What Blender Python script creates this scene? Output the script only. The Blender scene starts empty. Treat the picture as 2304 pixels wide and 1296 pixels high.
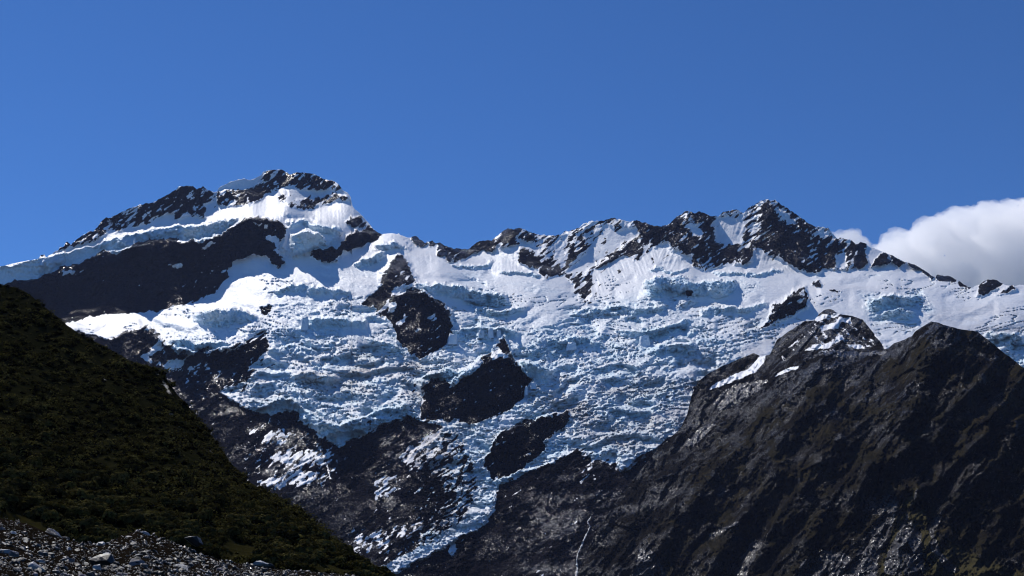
import bpy, bmesh, math, random
import numpy as np

sc = bpy.context.scene
# ------------------------------------------------------------------ camera
F_PX = 2470.0                    # focal length in pixels of a 2304 px wide frame
PITCH = math.radians(16.0)
cam_d = bpy.data.cameras.new('camera')
cam_d.sensor_width = 36.0
cam_d.lens = 36.0 * F_PX / 2304.0
cam_d.clip_start = 1.0
cam_d.clip_end = 120000.0
cam = bpy.data.objects.new('camera', cam_d)
sc.collection.objects.link(cam)
cam.location = (0, 0, 0)
cam.rotation_euler = (math.pi / 2 + PITCH, 0, 0)
sc.camera = cam
# ------------------------------------------------------------------ sky, sun, exposure
SUN_EL = math.radians(52.0)
SUN_AZ = math.radians(-38.0)     # left of the viewing direction, beyond the mountain
world = bpy.data.worlds.new('World')
sc.world = world
world.use_nodes = True
wn = world.node_tree
wn.nodes.clear()
sky = wn.nodes.new('ShaderNodeTexSky')
sky.sky_type = 'NISHITA'
sky.sun_disc = False
sky.sun_elevation = SUN_EL
sky.sun_rotation = SUN_AZ
sky.altitude = 2500.0
sky.air_density = 1.0
sky.dust_density = 0.0
sky.ozone_density = 3.0
bg = wn.nodes.new('ShaderNodeBackground')
bg.inputs['Strength'].default_value = 0.10
wo = wn.nodes.new('ShaderNodeOutputWorld')
tint = wn.nodes.new('ShaderNodeMix')
tint.data_type = 'RGBA'
tint.blend_type = 'MULTIPLY'
tint.inputs[0].default_value = 1.0
tint.inputs[7].default_value = (0.36, 0.675, 1.06, 1)      # the deep blue of thin mountain air
wn.links.new(sky.outputs[0], tint.inputs[6])
wn.links.new(tint.outputs[2], bg.inputs[0])
wn.links.new(bg.outputs[0], wo.inputs[0])
sun_d = bpy.data.lights.new('sun', 'SUN')
sun_d.energy = 3.9
sun_d.angle = math.radians(0.53)
sun_d.color = (1.0, 0.955, 0.90)
sun = bpy.data.objects.new('sun', sun_d)
sc.collection.objects.link(sun)
# the lamp shines along -Z; turn it so that it comes from (azimuth, elevation)
sun.rotation_euler = (math.pi / 2 - SUN_EL, 0, math.pi - SUN_AZ)
sc.view_settings.view_transform = 'Standard'
sc.view_settings.look = 'None'
sc.view_settings.exposure = 0.0
sc.view_settings.gamma = 1.0
sc.cycles.use_denoising = True
sc.cycles.max_bounces = 64
sc.cycles.diffuse_bounces = 5
sc.cycles.glossy_bounces = 2
sc.cycles.volume_bounces = 64
sc.cycles.filter_width = 1.1
sc.cycles.caustics_reflective = False
sc.cycles.caustics_refractive = False

rng = np.random.default_rng(7)
random.seed(7)


# ------------------------------------------------------------------ helpers: rays, noise, polygons
CP, SP = math.cos(PITCH), math.sin(PITCH)


def world_at(px, py, dist):
    """point on the ray through a photo pixel, at a forward ground distance in metres"""
    a = (px - 1152.0) / F_PX
    b = (648.0 - py) / F_PX
    dy = CP - b * SP
    dz = SP + b * CP
    return np.stack([a / dy * dist, dist + 0 * a, dz / dy * dist], -1)


def hsh(ix, iy, seed):
    h = (ix.astype(np.int64) * 374761393 + iy.astype(np.int64) * 668265263 + seed * 974711) & 0xFFFFFFFF
    h = ((h ^ (h >> 13)) * 1274126177) & 0xFFFFFFFF
    h = ((h ^ (h >> 16)) * 2246822519) & 0xFFFFFFFF
    return (h ^ (h >> 15)) & 0xFFFFFFFF


def rnd(ix, iy, seed):
    return hsh(ix, iy, seed) / 4294967295.0


TA = np.linspace(0, 2 * np.pi, 256, endpoint=False)
GX, GY = np.cos(TA), np.sin(TA)


def perlin(x, y, seed=0):
    x0 = np.floor(x); y0 = np.floor(y)
    fx = x - x0; fy = y - y0
    x0 = x0.astype(np.int64); y0 = y0.astype(np.int64)
    u = fx * fx * fx * (fx * (fx * 6 - 15) + 10)
    v = fy * fy * fy * (fy * (fy * 6 - 15) + 10)

    def g(i, j):
        k = (hsh(x0 + i, y0 + j, seed) & 255).astype(np.int64)
        return GX[k] * (fx - i) + GY[k] * (fy - j)
    a = g(0, 0); b = g(1, 0); c = g(0, 1); d = g(1, 1)
    return 1.5 * ((a + (b - a) * u) * (1 - v) + (c + (d - c) * u) * v)


def fbm(x, y, seed=0, octs=4, gain=0.5):
    s = 0; a = 1.0; t = 0
    for o in range(octs):
        s = s + a * perlin(x, y, seed + o * 17)
        t += a; a *= gain
        x = x * 2.03 + 5.1; y = y * 2.03 + 9.7
    return s / t


def ridged(x, y, seed=0, octs=4, gain=0.5):
    s = 0; a = 1.0; t = 0
    for o in range(octs):
        s = s + a * (1 - 2 * np.abs(perlin(x, y, seed + o * 17)))
        t += a; a *= gain
        x = x * 2.03 + 5.1; y = y * 2.03 + 9.7
    return s / t


def facets(x, y, seed=0, tilt=1.0):
    """cells with a height and a tilt of their own: broken blocks"""
    x0 = np.floor(x).astype(np.int64); y0 = np.floor(y).astype(np.int64)
    best = np.full(x.shape, 9.0); out = np.zeros(x.shape); second = np.full(x.shape, 9.0)
    for i in (-1, 0, 1):
        for j in (-1, 0, 1):
            cx = x0 + i; cy = y0 + j
            jx = cx + rnd(cx, cy, seed); jy = cy + rnd(cx, cy, seed + 1)
            dx = x - jx; dy = y - jy
            d = dx * dx + dy * dy
            h = (rnd(cx, cy, seed + 2) - 0.5) + tilt * (dx * (rnd(cx, cy, seed + 3) - 0.5) + dy * (rnd(cx, cy, seed + 4) - 0.5))
            near = d < best
            second = np.where(near, best, np.minimum(second, d))
            out = np.where(near, h, out)
            best = np.where(near, d, best)
    return out, np.sqrt(second) - np.sqrt(best)


def sstep(a, b, x):
    t = np.clip((x - a) / (b - a), 0, 1)
    return t * t * (3 - 2 * t)


def polysd(x, y, poly, margin=40.0):
    """signed distance to a polygon, positive inside; clipped to -margin far outside"""
    p = np.array(poly, float)
    out = np.full(x.shape, -margin)
    m = (x > p[:, 0].min() - margin) & (x < p[:, 0].max() + margin) & (y > p[:, 1].min() - margin) & (y < p[:, 1].max() + margin)
    if not m.any():
        return out
    xs = x[m]; ys = y[m]
    d = np.full(xs.shape, 1e9); ins = np.zeros(xs.shape, bool)
    n = len(p)
    for i in range(n):
        ax, ay = p[i]; bx, by = p[(i + 1) % n]
        ex, ey = bx - ax, by - ay
        L = ex * ex + ey * ey + 1e-9
        t = np.clip(((xs - ax) * ex + (ys - ay) * ey) / L, 0, 1)
        qx = xs - ax - t * ex; qy = ys - ay - t * ey
        d = np.minimum(d, qx * qx + qy * qy)
        if ay != by:
            c = ((ay > ys) != (by > ys)) & (xs < (bx - ax) * (ys - ay) / (by - ay) + ax)
            ins ^= c
    d = np.sqrt(d)
    out[m] = np.where(ins, d, -np.minimum(d, margin))
    return out


def linesd(x, y, pts):
    d = np.full(x.shape, 1e9)
    p = np.array(pts, float)
    for i in range(len(p) - 1):
        ax, ay = p[i]; ex, ey = p[i + 1] - p[i]
        t = np.clip(((x - ax) * ex + (y - ay) * ey) / (ex * ex + ey * ey + 1e-9), 0, 1)
        d = np.minimum(d, np.hypot(x - ax - t * ex, y - ay - t * ey))
    return d


class TPS:
    def __init__(s, ctrl, lam=1e-4):
        c = np.array(ctrl, float)
        s.q = c[:, :2] / 1000.0
        n = len(c)
        K = s.phi(np.hypot(s.q[:, None, 0] - s.q[None, :, 0], s.q[:, None, 1] - s.q[None, :, 1])) + lam * np.eye(n)
        Pm = np.hstack([np.ones((n, 1)), s.q])
        A = np.block([[K, Pm], [Pm.T, np.zeros((3, 3))]])
        s.w = np.linalg.solve(A, np.concatenate([c[:, 2], np.zeros(3)]))

    @staticmethod
    def phi(r):
        return r * r * np.log(r + 1e-9)

    def __call__(s, x, y):
        x = x / 1000.0; y = y / 1000.0
        o = s.w[-3] + s.w[-2] * x + s.w[-1] * y
        for (qx, qy), w in zip(s.q, s.w):
            o = o + w * s.phi(np.hypot(x - qx, y - qy))
        return o


def on_grid(tps, x, y, step=5.0):
    '''the same surface, worked out on a coarser lattice and interpolated (quadratic B-spline weights)'''
    x0, y0 = x.min() - 3 * step, y.min() - 3 * step
    nx, ny = int((x.max() - x0) / step) + 5, int((y.max() - y0) / step) + 5
    g = tps(*np.meshgrid(x0 + step * np.arange(nx), y0 + step * np.arange(ny)))
    u, v = (x - x0) / step, (y - y0) / step
    i, j = np.rint(u).astype(int), np.rint(v).astype(int)
    a, b = u - i, v - j
    wa = (0.5 * (0.5 - a) ** 2, 0.75 - a * a, 0.5 * (0.5 + a) ** 2)
    wb = (0.5 * (0.5 - b) ** 2, 0.75 - b * b, 0.5 * (0.5 + b) ** 2)
    o = 0
    for q in range(3):
        for p in range(3):
            o = o + wa[p] * wb[q] * g[j + q - 1, i + p - 1]
    return o


# ------------------------------------------------------------------ helpers: meshes and tags
def tag(o, label, cat, group=None, kind=None):
    o['label'] = label
    if cat: o['category'] = cat
    if group: o['group'] = group
    if kind: o['kind'] = kind
    return o


def raw_mesh(name, verts, faces, mat, attrs=None, smooth=True):
    """verts (n,3), faces (m,k) with k = 3 or 4"""
    me = bpy.data.meshes.new(name)
    n, (m, k) = len(verts), faces.shape
    me.vertices.add(n)
    me.vertices.foreach_set('co', np.ascontiguousarray(verts, np.float32).ravel())
    me.loops.add(m * k)
    me.loops.foreach_set('vertex_index', np.ascontiguousarray(faces, np.int32).ravel())
    me.polygons.add(m)
    me.polygons.foreach_set('loop_start', np.arange(0, m * k, k, dtype=np.int32))
    me.polygons.foreach_set('loop_total', np.full(m, k, np.int32))
    if smooth:
        me.polygons.foreach_set('use_smooth', np.ones(m, bool))
    for an, av in (attrs or {}).items():
        at = me.attributes.new(an, 'FLOAT', 'POINT')
        at.data.foreach_set('value', np.ascontiguousarray(av, np.float32).ravel())
    me.update(calc_edges=True)
    if mat: me.materials.append(mat)
    return me


def raw_object(name, verts, faces, mat, attrs=None, smooth=True):
    o = bpy.data.objects.new(name, raw_mesh(name, verts, faces, mat, attrs, smooth))
    sc.collection.objects.link(o)
    return o


def grid_faces(nr, nc):
    i = np.arange(nr - 1)[:, None] * nc + np.arange(nc - 1)[None, :]
    return np.stack([i, i + nc, i + nc + 1, i + 1], -1).reshape(-1, 4)


def sub_object(name, verts, faces, mat, attrs, smooth=False):
    used = np.unique(faces)
    remap = np.full(len(verts), -1, np.int64)
    remap[used] = np.arange(len(used))
    return raw_object(name, verts[used], remap[faces], mat, {k: v[used] for k, v in attrs.items()}, smooth)


# ------------------------------------------------------------------ materials
class NT:
    def __init__(s, name):
        s.m = bpy.data.materials.new(name)
        s.m.use_nodes = True
        s.t = s.m.node_tree
        s.t.nodes.clear()

    def n(s, typ, **kw):
        nd = s.t.nodes.new(typ)
        for k, v in kw.items():
            if k.startswith('i_'):
                nd.inputs[k[2:]].default_value = v
            else:
                setattr(nd, k, v)
        return nd

    def l(s, a, b):
        s.t.links.new(a, b)

    def coord(s):
        if not hasattr(s, '_c'):
            s._c = s.n('ShaderNodeTexCoord').outputs['Object']
        return s._c

    def noise(s, scale, detail=6.0, rough=0.6, vec=None, dist=0.0):
        nd = s.n('ShaderNodeTexNoise')
        nd.inputs['Scale'].default_value = scale
        nd.inputs['Detail'].default_value = detail
        nd.inputs['Roughness'].default_value = rough
        nd.inputs['Distortion'].default_value = dist
        s.l(vec or s.coord(), nd.inputs['Vector'])
        return nd.outputs[0]

    def ramp(s, fac, stops):
        nd = s.n('ShaderNodeValToRGB')
        e = nd.color_ramp.elements
        while len(e) < len(stops): e.new(0.5)
        for k, (p, c) in enumerate(stops):
            e[k].position = p
            e[k].color = (c, c, c, 1) if isinstance(c, (int, float)) else (*c, 1)
        s.l(fac, nd.inputs[0])
        return nd.outputs[0]

    def mix(s, fac, a, b):
        nd = s.n('ShaderNodeMix', data_type='RGBA')
        for sock, v in ((nd.inputs[0], fac), (nd.inputs[6], a), (nd.inputs[7], b)):
            if hasattr(v, 'is_linked'): s.l(v, sock)
            elif isinstance(v, (int, float)): sock.default_value = v
            else: sock.default_value = (*v, 1)
        return nd.outputs[2]

    def math(s, op, a, b=0.0, c=0.0):
        nd = s.n('ShaderNodeMath', operation=op)
        for sock, v in zip(nd.inputs, (a, b, c)):
            if hasattr(v, 'is_linked'): s.l(v, sock)
            else: sock.default_value = v
        return nd.outputs[0]

    def attr(s, name):
        nd = s.n('ShaderNodeAttribute', attribute_name=name)
        return nd.outputs['Fac']

    def bump(s, h, dist, strength=1.0, normal=None):
        nd = s.n('ShaderNodeBump')
        nd.inputs['Distance'].default_value = dist
        nd.inputs['Strength'].default_value = strength
        s.l(h, nd.inputs['Height'])
        if normal is not None: s.l(normal, nd.inputs['Normal'])
        return nd.outputs[0]

    def facet(s, scale, amount, normal=None):
        '''broken rock: every small cell has a face of its own'''
        v = s.n('ShaderNodeTexVoronoi')
        v.inputs['Scale'].default_value = scale
        w = s.n('ShaderNodeVectorMath', operation='ADD')
        nz = s.n('ShaderNodeTexNoise'); nz.inputs['Scale'].default_value = scale * 1.3
        s.l(s.coord(), nz.inputs['Vector'])
        sc1 = s.n('ShaderNodeVectorMath', operation='SCALE'); sc1.inputs['Scale'].default_value = 0.8 / scale
        s.l(nz.outputs['Color'], sc1.inputs[0])
        s.l(s.coord(), w.inputs[0]); s.l(sc1.outputs[0], w.inputs[1])
        s.l(w.outputs[0], v.inputs['Vector'])
        a = s.n('ShaderNodeVectorMath', operation='SUBTRACT'); a.inputs[1].default_value = (0.5, 0.5, 0.5)
        s.l(v.outputs['Color'], a.inputs[0])
        b = s.n('ShaderNodeVectorMath', operation='SCALE')
        if hasattr(amount, 'is_linked'): s.l(amount, b.inputs['Scale'])
        else: b.inputs['Scale'].default_value = amount
        s.l(a.outputs[0], b.inputs[0])
        c = s.n('ShaderNodeVectorMath', operation='ADD')
        if normal is None:
            normal = s.n('ShaderNodeNewGeometry').outputs['Normal']
        s.l(normal, c.inputs[0]); s.l(b.outputs[0], c.inputs[1])
        d = s.n('ShaderNodeVectorMath', operation='NORMALIZE')
        s.l(c.outputs[0], d.inputs[0])
        return d.outputs[0]

    def bsdf(s, color, rough=0.8, spec=0.5, normal=None):
        nd = s.n('ShaderNodeBsdfPrincipled')
        for nm, v in (('Base Color', color), ('Roughness', rough), ('Specular IOR Level', spec)):
            if hasattr(v, 'is_linked'): s.l(v, nd.inputs[nm])
            elif isinstance(v, (int, float)): nd.inputs[nm].default_value = v
            else: nd.inputs[nm].default_value = (*v, 1)
        if normal is not None: s.l(normal, nd.inputs['Normal'])
        return nd.outputs[0]

    def out(s, sh, socket='Surface'):
        o = s.n('ShaderNodeOutputMaterial')
        s.l(sh, o.inputs[socket])
        return s.m


def mat_mountain():
    t = NT('mountain_rock_snow_ice')
    n1 = t.noise(0.012, 8, 0.65)
    n2 = t.noise(0.09, 6, 0.65)
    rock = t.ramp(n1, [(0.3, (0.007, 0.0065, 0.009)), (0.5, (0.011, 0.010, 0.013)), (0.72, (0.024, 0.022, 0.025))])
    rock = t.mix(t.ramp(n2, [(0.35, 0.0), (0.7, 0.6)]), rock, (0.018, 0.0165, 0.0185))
    rb = t.bump(n2, 14.0, 1.0)
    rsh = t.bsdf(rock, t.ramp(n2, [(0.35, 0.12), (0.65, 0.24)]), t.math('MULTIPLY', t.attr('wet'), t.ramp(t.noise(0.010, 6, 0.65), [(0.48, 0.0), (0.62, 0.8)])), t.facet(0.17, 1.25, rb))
    snow = t.mix(t.attr('ice'), (0.88, 0.89, 0.90), (0.62, 0.79, 0.88))
    dn = t.noise(0.006, 8, 0.7)
    dirt = t.math('MULTIPLY', t.attr('dirt'), t.ramp(dn, [(0.42, 0.0), (0.62, 1.0)]))
    snow = t.mix(dirt, snow, (0.36, 0.31, 0.29))
    st = t.n('ShaderNodeMapping'); st.inputs['Scale'].default_value = (0.0022, 0.0022, 0.012); t.l(t.coord(), st.inputs['Vector'])
    snow = t.mix(t.ramp(t.noise(1.0, 8, 0.7, st.outputs[0]), [(0.50, 0.0), (0.80, 0.35)]), snow, (0.66, 0.61, 0.60))
    sb = t.bump(t.noise(0.07, 8, 0.68), 5.0, 0.7)
    sb = t.facet(0.11, t.math('MULTIPLY', t.attr('broken'), 0.5), sb)
    ssh = t.bsdf(snow, 0.55, 0.3, sb)
    fine = t.noise(0.035, 6, 0.7)
    f = t.math('ADD', t.attr('snow'), t.math('MULTIPLY', t.math('SUBTRACT', fine, 0.5), 0.55))
    f = t.ramp(f, [(0.46, 0.0), (0.54, 1.0)])
    mx = t.n('ShaderNodeMixShader')
    t.l(f, mx.inputs[0]); t.l(rsh, mx.inputs[1]); t.l(ssh, mx.inputs[2])
    return t.out(mx.outputs[0])


def mat_hill():
    t = NT('hill_rock_grass_scree')
    n1 = t.noise(0.010, 8, 0.65)
    n2 = t.noise(0.12, 6, 0.7)
    n3 = t.noise(0.045, 8, 0.7)
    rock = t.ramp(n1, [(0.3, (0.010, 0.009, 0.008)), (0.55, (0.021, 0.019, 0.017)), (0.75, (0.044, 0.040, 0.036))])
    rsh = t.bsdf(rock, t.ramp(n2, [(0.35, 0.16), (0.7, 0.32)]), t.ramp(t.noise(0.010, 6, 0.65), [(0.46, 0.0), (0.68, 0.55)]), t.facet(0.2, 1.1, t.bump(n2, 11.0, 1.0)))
    grass = t.ramp(n3, [(0.3, (0.010, 0.010, 0.006)), (0.55, (0.022, 0.019, 0.011)), (0.78, (0.065, 0.048, 0.024))])
    grass = t.mix(t.attr('olive'), grass, t.ramp(n3, [(0.3, (0.034, 0.030, 0.013)), (0.7, (0.070, 0.060, 0.027))]))
    gsh = t.bsdf(grass, 0.9, 0.0, t.bump(n3, 8.0, 1.0))
    scree = t.ramp(n2, [(0.3, (0.030, 0.028, 0.028)), (0.6, (0.060, 0.057, 0.057)), (0.75, (0.15, 0.147, 0.148))])
    csh = t.bsdf(scree, 0.3, 0.35, t.facet(0.32, 1.3))
    snow = t.bsdf((0.86, 0.87, 0.89), 0.55, 0.3, t.bump(t.noise(0.06, 5, 0.6), 2.0, 0.4))

    def blend(attr, lo, hi, a, b, src=None):
        f = t.math('ADD', t.attr(attr), t.math('MULTIPLY', t.math('SUBTRACT', src or n3, 0.5), 0.9))
        mx = t.n('ShaderNodeMixShader')
        t.l(t.ramp(f, [(lo, 0.0), (hi, 1.0)]), mx.inputs[0]); t.l(a, mx.inputs[1]); t.l(b, mx.inputs[2])
        return mx.outputs[0]
    s = blend('grass', 0.42, 0.6, rsh, gsh)
    s = blend('scree', 0.45, 0.55, s, csh)
    s = blend('snow', 0.46, 0.54, s, snow, t.noise(0.05, 8, 0.7))
    return t.out(s)


def mat_turf():
    t = NT('shrubby_turf')
    n = t.noise(0.25, 8, 0.7)
    c = t.ramp(n, [(0.3, (0.006, 0.007, 0.003)), (0.55, (0.013, 0.013, 0.005)), (0.8, (0.034, 0.030, 0.012))])
    c = t.mix(t.math('MULTIPLY', t.attr('grass'), 0.9), c, (0.022, 0.020, 0.007))
    rock = t.bsdf((0.14, 0.13, 0.12), 0.42, 0.5, t.bump(t.noise(1.2, 5, 0.7), 0.8, 1.0))
    veg = t.bsdf(c, 0.9, 0.0, t.bump(n, 1.2, 1.0))
    f = t.math('ADD', t.attr('rock'), t.math('MULTIPLY', t.math('SUBTRACT', t.noise(0.4, 5, 0.7), 0.5), 1.0))
    mx = t.n('ShaderNodeMixShader')
    t.l(t.ramp(f, [(0.46, 0.0), (0.54, 1.0)]), mx.inputs[0]); t.l(veg, mx.inputs[1]); t.l(rock, mx.inputs[2])
    return t.out(mx.outputs[0])


def mat_foliage(name, a, b):
    t = NT(name)
    oi = t.n('ShaderNodeObjectInfo').outputs['Random']
    n = t.noise(0.9, 3, 0.6)
    c = t.mix(t.ramp(n, [(0.3, 0.0), (0.7, 1.0)]), a, b)
    c = t.mix(t.ramp(t.noise(0.03, 5, 0.6), [(0.4, 0.0), (0.65, 0.75)]), c, (0.012, 0.015, 0.004))
    c = t.mix(t.math('MULTIPLY', oi, 0.5), c, (0.070, 0.058, 0.016))
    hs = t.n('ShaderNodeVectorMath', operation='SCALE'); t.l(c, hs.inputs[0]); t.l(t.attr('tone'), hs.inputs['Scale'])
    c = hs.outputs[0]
    d = t.bsdf(c, 0.7, 0.0)
    tr = t.n('ShaderNodeBsdfTranslucent')
    t.l(c, tr.inputs[0])
    mx = t.n('ShaderNodeMixShader', i_Fac=0.2)
    t.l(d, mx.inputs[1]); t.l(tr.outputs[0], mx.inputs[2])
    return t.out(mx.outputs[0])


def mat_stone(name, base, spread=0.5, rough=0.36):
    t = NT(name)
    oi = t.n('ShaderNodeObjectInfo').outputs['Random']
    n = t.noise(1.6, 5, 0.65)
    c = t.mix(t.ramp(n, [(0.35, 0.0), (0.7, 1.0)]), tuple(v * spread for v in base), base)
    c = t.mix(t.math('MULTIPLY', oi, 0.45), c, (0.05, 0.043, 0.036))
    return t.out(t.bsdf(c, rough, 0.3, t.bump(t.noise(3.0, 5, 0.7), 0.12, 0.9)))


def mat_plain_ground():
    t = NT('valley_gravel')
    n = t.noise(0.08, 8, 0.7)
    c = t.ramp(n, [(0.3, (0.04, 0.04, 0.035)), (0.6, (0.09, 0.085, 0.08)), (0.8, (0.16, 0.15, 0.14))])
    return t.out(t.bsdf(c, 0.8, 0.3, t.bump(n, 1.0, 0.8)))


def mat_cloud(name, density):
    t = NT(name)
    v = t.n('ShaderNodeVolumePrincipled')
    v.inputs['Color'].default_value = (1, 1, 1, 1)
    v.inputs['Anisotropy'].default_value = 0.45
    v.inputs['Density'].default_value = density
    return t.out(v.outputs[0], 'Volume')


def mat_water():
    t = NT('white_water')
    n = t.noise(0.3, 5, 0.7)
    return t.out(t.bsdf(t.ramp(n, [(0.3, (0.16, 0.18, 0.20)), (0.6, (0.55, 0.57, 0.60))]), 0.25, 0.5, t.bump(n, 1.5, 0.8)))


M_MTN = mat_mountain()
M_HILL = mat_hill()
M_TURF = mat_turf()
M_GROUND = mat_plain_ground()

# ------------------------------------------------------------------ the mountain wall
SKYLINE = [(-160, 612), (0, 599.6), (42, 590), (83, 583), (86, 582), (92, 574.6), (100, 572), (103, 578), (108, 575.6), (121, 567), (131, 564), (134, 557), (144, 554), (149, 544), (156, 548.5), (159, 550.6), (167, 542), (187.5, 529), (198, 523.5), (203, 521), (208, 521), (219, 513), (229, 497.5), (239.6, 489), (250, 490), (256, 485), (287.5, 471.5), (312.5, 462), (327, 457), (344, 456), (364.6, 445.4), (385, 434), (406, 418), (423, 418), (434, 419.4), (443, 426.7), (457, 419), (467, 427), (479, 432), (488, 431), (492.5, 421.5), (521.7, 408), (549, 401.7), (565, 405), (588, 394), (592.5, 386), (613, 382), (632, 381), (647, 389), (651, 393), (667.5, 388), (688, 389), (707, 391), (715, 396), (730, 403), (753, 407.5), (763, 416), (770.6, 428), (782, 433), (789, 443), (792.5, 462), (801, 472.5), (813, 484), (826, 497.5), (838, 513), (849, 522.5), (859, 526.7), (869.6, 525.6), (882, 524.6), (894.6, 526.7), (897, 523.5), (899, 528), (917.5, 535), (924, 535), (934, 531), (944.6, 538), (957, 546.5), (960, 544), (972.5, 542), (982, 548), (989, 545), (1001.7, 553.5), (1012, 559), (1029, 558), (1043, 560), (1051.7, 561), (1060, 556.7), (1072.5, 543), (1093, 542), (1106, 541), (1116, 531.7), (1133, 519), (1143, 512), (1156, 515), (1168, 512.5), (1185, 519), (1201.7, 525.4), (1212, 528.5), (1226.7, 529), (1241, 531.7), (1260, 528.5), (1270, 522), (1281, 521), (1304, 513), (1314, 502.5), (1335, 496), (1349.6, 499), (1360, 495), (1376.7, 490.6), (1389, 493), (1397.5, 494), (1408, 498), (1424.6, 496.7), (1440, 497.7), (1452.5, 500), (1463, 507), (1488, 509), (1504.6, 505), (1515, 494.6), (1529.6, 482), (1548, 474), (1561, 479), (1575, 476), (1588, 481), (1602.5, 487), (1617, 485), (1627.5, 478), (1648, 472.7), (1661, 472.7), (1673, 479), (1686, 467.5), (1702.5, 457), (1713, 450.4), (1731.7, 450), (1742, 450), (1752.5, 457), (1767, 465.4), (1790, 482), (1806.7, 492.5), (1821, 503), (1836, 509), (1848, 511), (1863, 513), (1873, 526), (1886, 538), (1894, 536), (1906.7, 538), (1919, 543.5), (1928, 549), (1936.5, 545), (1949, 549), (1953, 554.6), (1970, 560), (1984, 565), (2001, 572), (2011.5, 576.5), (2024, 583), (2034, 590), (2045, 591), (2057, 595), (2070, 602.5), (2084, 611), (2097, 621), (2104, 623), (2109, 618), (2120, 619), (2124, 622), (2134, 620), (2149, 628.5), (2157, 631.7), (2168, 640), (2181, 647), (2201, 642), (2209, 636), (2222, 628.5), (2243, 629.6), (2253, 637), (2266, 642), (2278, 641.5), (2284, 644), (2293, 641), (2304, 642), (2460, 650)]
CTRL = [(-150, 620, 4750), (0, 600, 4800), (100, 577, 4950), (240, 489, 5200), (330, 457, 5300), (420, 418, 5400), (540, 403, 5550), (620, 383, 5650), (700, 391, 5650), (770, 428, 5500), (830, 505, 5330), (880, 525, 5150), (950, 540, 5150), (1050, 560, 5180), (1145, 513, 5200), (1240, 530, 5150), (1376, 491, 5120), (1480, 508, 5000), (1548, 475, 4980), (1610, 485, 4930), (1735, 450, 4900), (1860, 513, 4780), (1950, 550, 4680), (2040, 590, 4560), (2110, 620, 4450), (2200, 640, 4300), (2304, 642, 4250), (2450, 650, 4200),
        (300, 522, 5200), (420, 493, 5280), (180, 550, 5050), (300, 560, 4860), (100, 640, 4760), (100, 712, 4700), (200, 710, 4690), (300, 698, 4680), (300, 716, 4480), (200, 728, 4430), (40, 735, 4620), (450, 560, 4880), (450, 665, 4680), (450, 690, 4450), (520, 610, 4720), (530, 640, 4580), (600, 510, 4880), (600, 585, 4700), (560, 610, 4690), (560, 480, 5080), (600, 445, 5530), (520, 465, 5400), (700, 445, 5540), (640, 470, 5130), (740, 466, 5440), (700, 482, 5300), (720, 505, 5000), (650, 545, 4860), (700, 600, 4600), (780, 500, 5150), (800, 560, 4900), (880, 565, 4860), (880, 600, 4650), (1000, 590, 4760), (1000, 640, 4450),
        (1150, 575, 4980), (1200, 620, 4700), (1300, 645, 4640), (1400, 605, 4760), (1500, 595, 4670), (1600, 612, 4570), (1730, 603, 4540), (1830, 612, 4480), (1950, 610, 4450), (1200, 660, 4430), (1400, 670, 4380), (1550, 640, 4420), (1700, 650, 4280), (1850, 660, 4200), (2000, 640, 4280), (2100, 660, 4180), (2280, 680, 4050),
        (600, 650, 4420), (800, 640, 4430), (450, 720, 4250), (200, 740, 4350), (700, 720, 4130), (900, 720, 4150), (1050, 720, 4130), (1250, 730, 4080), (1450, 730, 4080), (1650, 730, 3980), (1850, 760, 3850), (2050, 740, 3850), (2280, 760, 3750), (2280, 830, 3550),
        (300, 800, 4000), (500, 820, 3850), (700, 820, 3820), (900, 820, 3830), (1100, 820, 3820), (1300, 830, 3760), (1500, 830, 3700), (450, 920, 3600), (650, 930, 3520), (850, 930, 3520), (1050, 930, 3500), (1250, 930, 3470), (1450, 930, 3430), (1650, 900, 3500),
        (600, 1040, 3220), (800, 1040, 3230), (1000, 1040, 3220), (1200, 1040, 3200), (1400, 1040, 3150), (1600, 1040, 3150), (700, 1150, 2980), (950, 1150, 2980), (1200, 1150, 2960), (1400, 1160, 2900), (1900, 1000, 3200), (2300, 1000, 3000), (800, 1296, 2680), (1050, 1296, 2680), (1300, 1296, 2650), (1700, 1296, 2600), (2300, 1296, 2500), (0, 900, 3700), (0, 1296, 2700), (-150, 900, 3700), (2450, 900, 3300), (2450, 1296, 2500)]

# outlines of the bare rock (share of rock, softness of the edge) and of the snow within it, as seen in the photograph
P_CLIFF = [(-160, 655), (0, 640), (30, 632), (90, 628), (120, 607), (150, 597), (180, 590), (225, 565), (255, 572), (300, 550), (335, 540), (370, 533), (420, 540), (450, 546), (480, 531), (510, 518), (540, 503), (555, 488), (590, 487), (615, 495), (635, 505), (648, 512), (642, 530), (630, 545), (625, 560), (640, 590), (625, 605), (612, 590), (598, 572), (560, 575), (530, 590), (515, 605), (512, 625), (490, 650), (465, 665), (440, 678), (400, 690), (330, 703), (250, 708), (200, 715), (140, 728), (60, 740), (-160, 740)]
P_LEFT_RIDGE = [(88, 584), (86, 560), (150, 525), (230, 470), (300, 440), (400, 405), (480, 405), (482, 440), (478, 455), (463, 465), (466, 492), (430, 487), (400, 496), (390, 480), (350, 490), (338, 503), (300, 512), (260, 528), (210, 542), (160, 558), (120, 572)]
P_SUMMIT = [(484, 455), (488, 430), (500, 422), (540, 426), (570, 427), (578, 412), (588, 395), (590, 372), (640, 368), (720, 380), (775, 400), (782, 428), (770, 425), (740, 432), (720, 426), (700, 432), (660, 424), (630, 424), (602, 434), (590, 452), (560, 462), (520, 467), (495, 470)]
P_SUMMIT_B = [(690, 445), (720, 440), (755, 432), (785, 438), (792, 452), (770, 455), (740, 462), (700, 471), (670, 468), (656, 455), (668, 445)]
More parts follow.
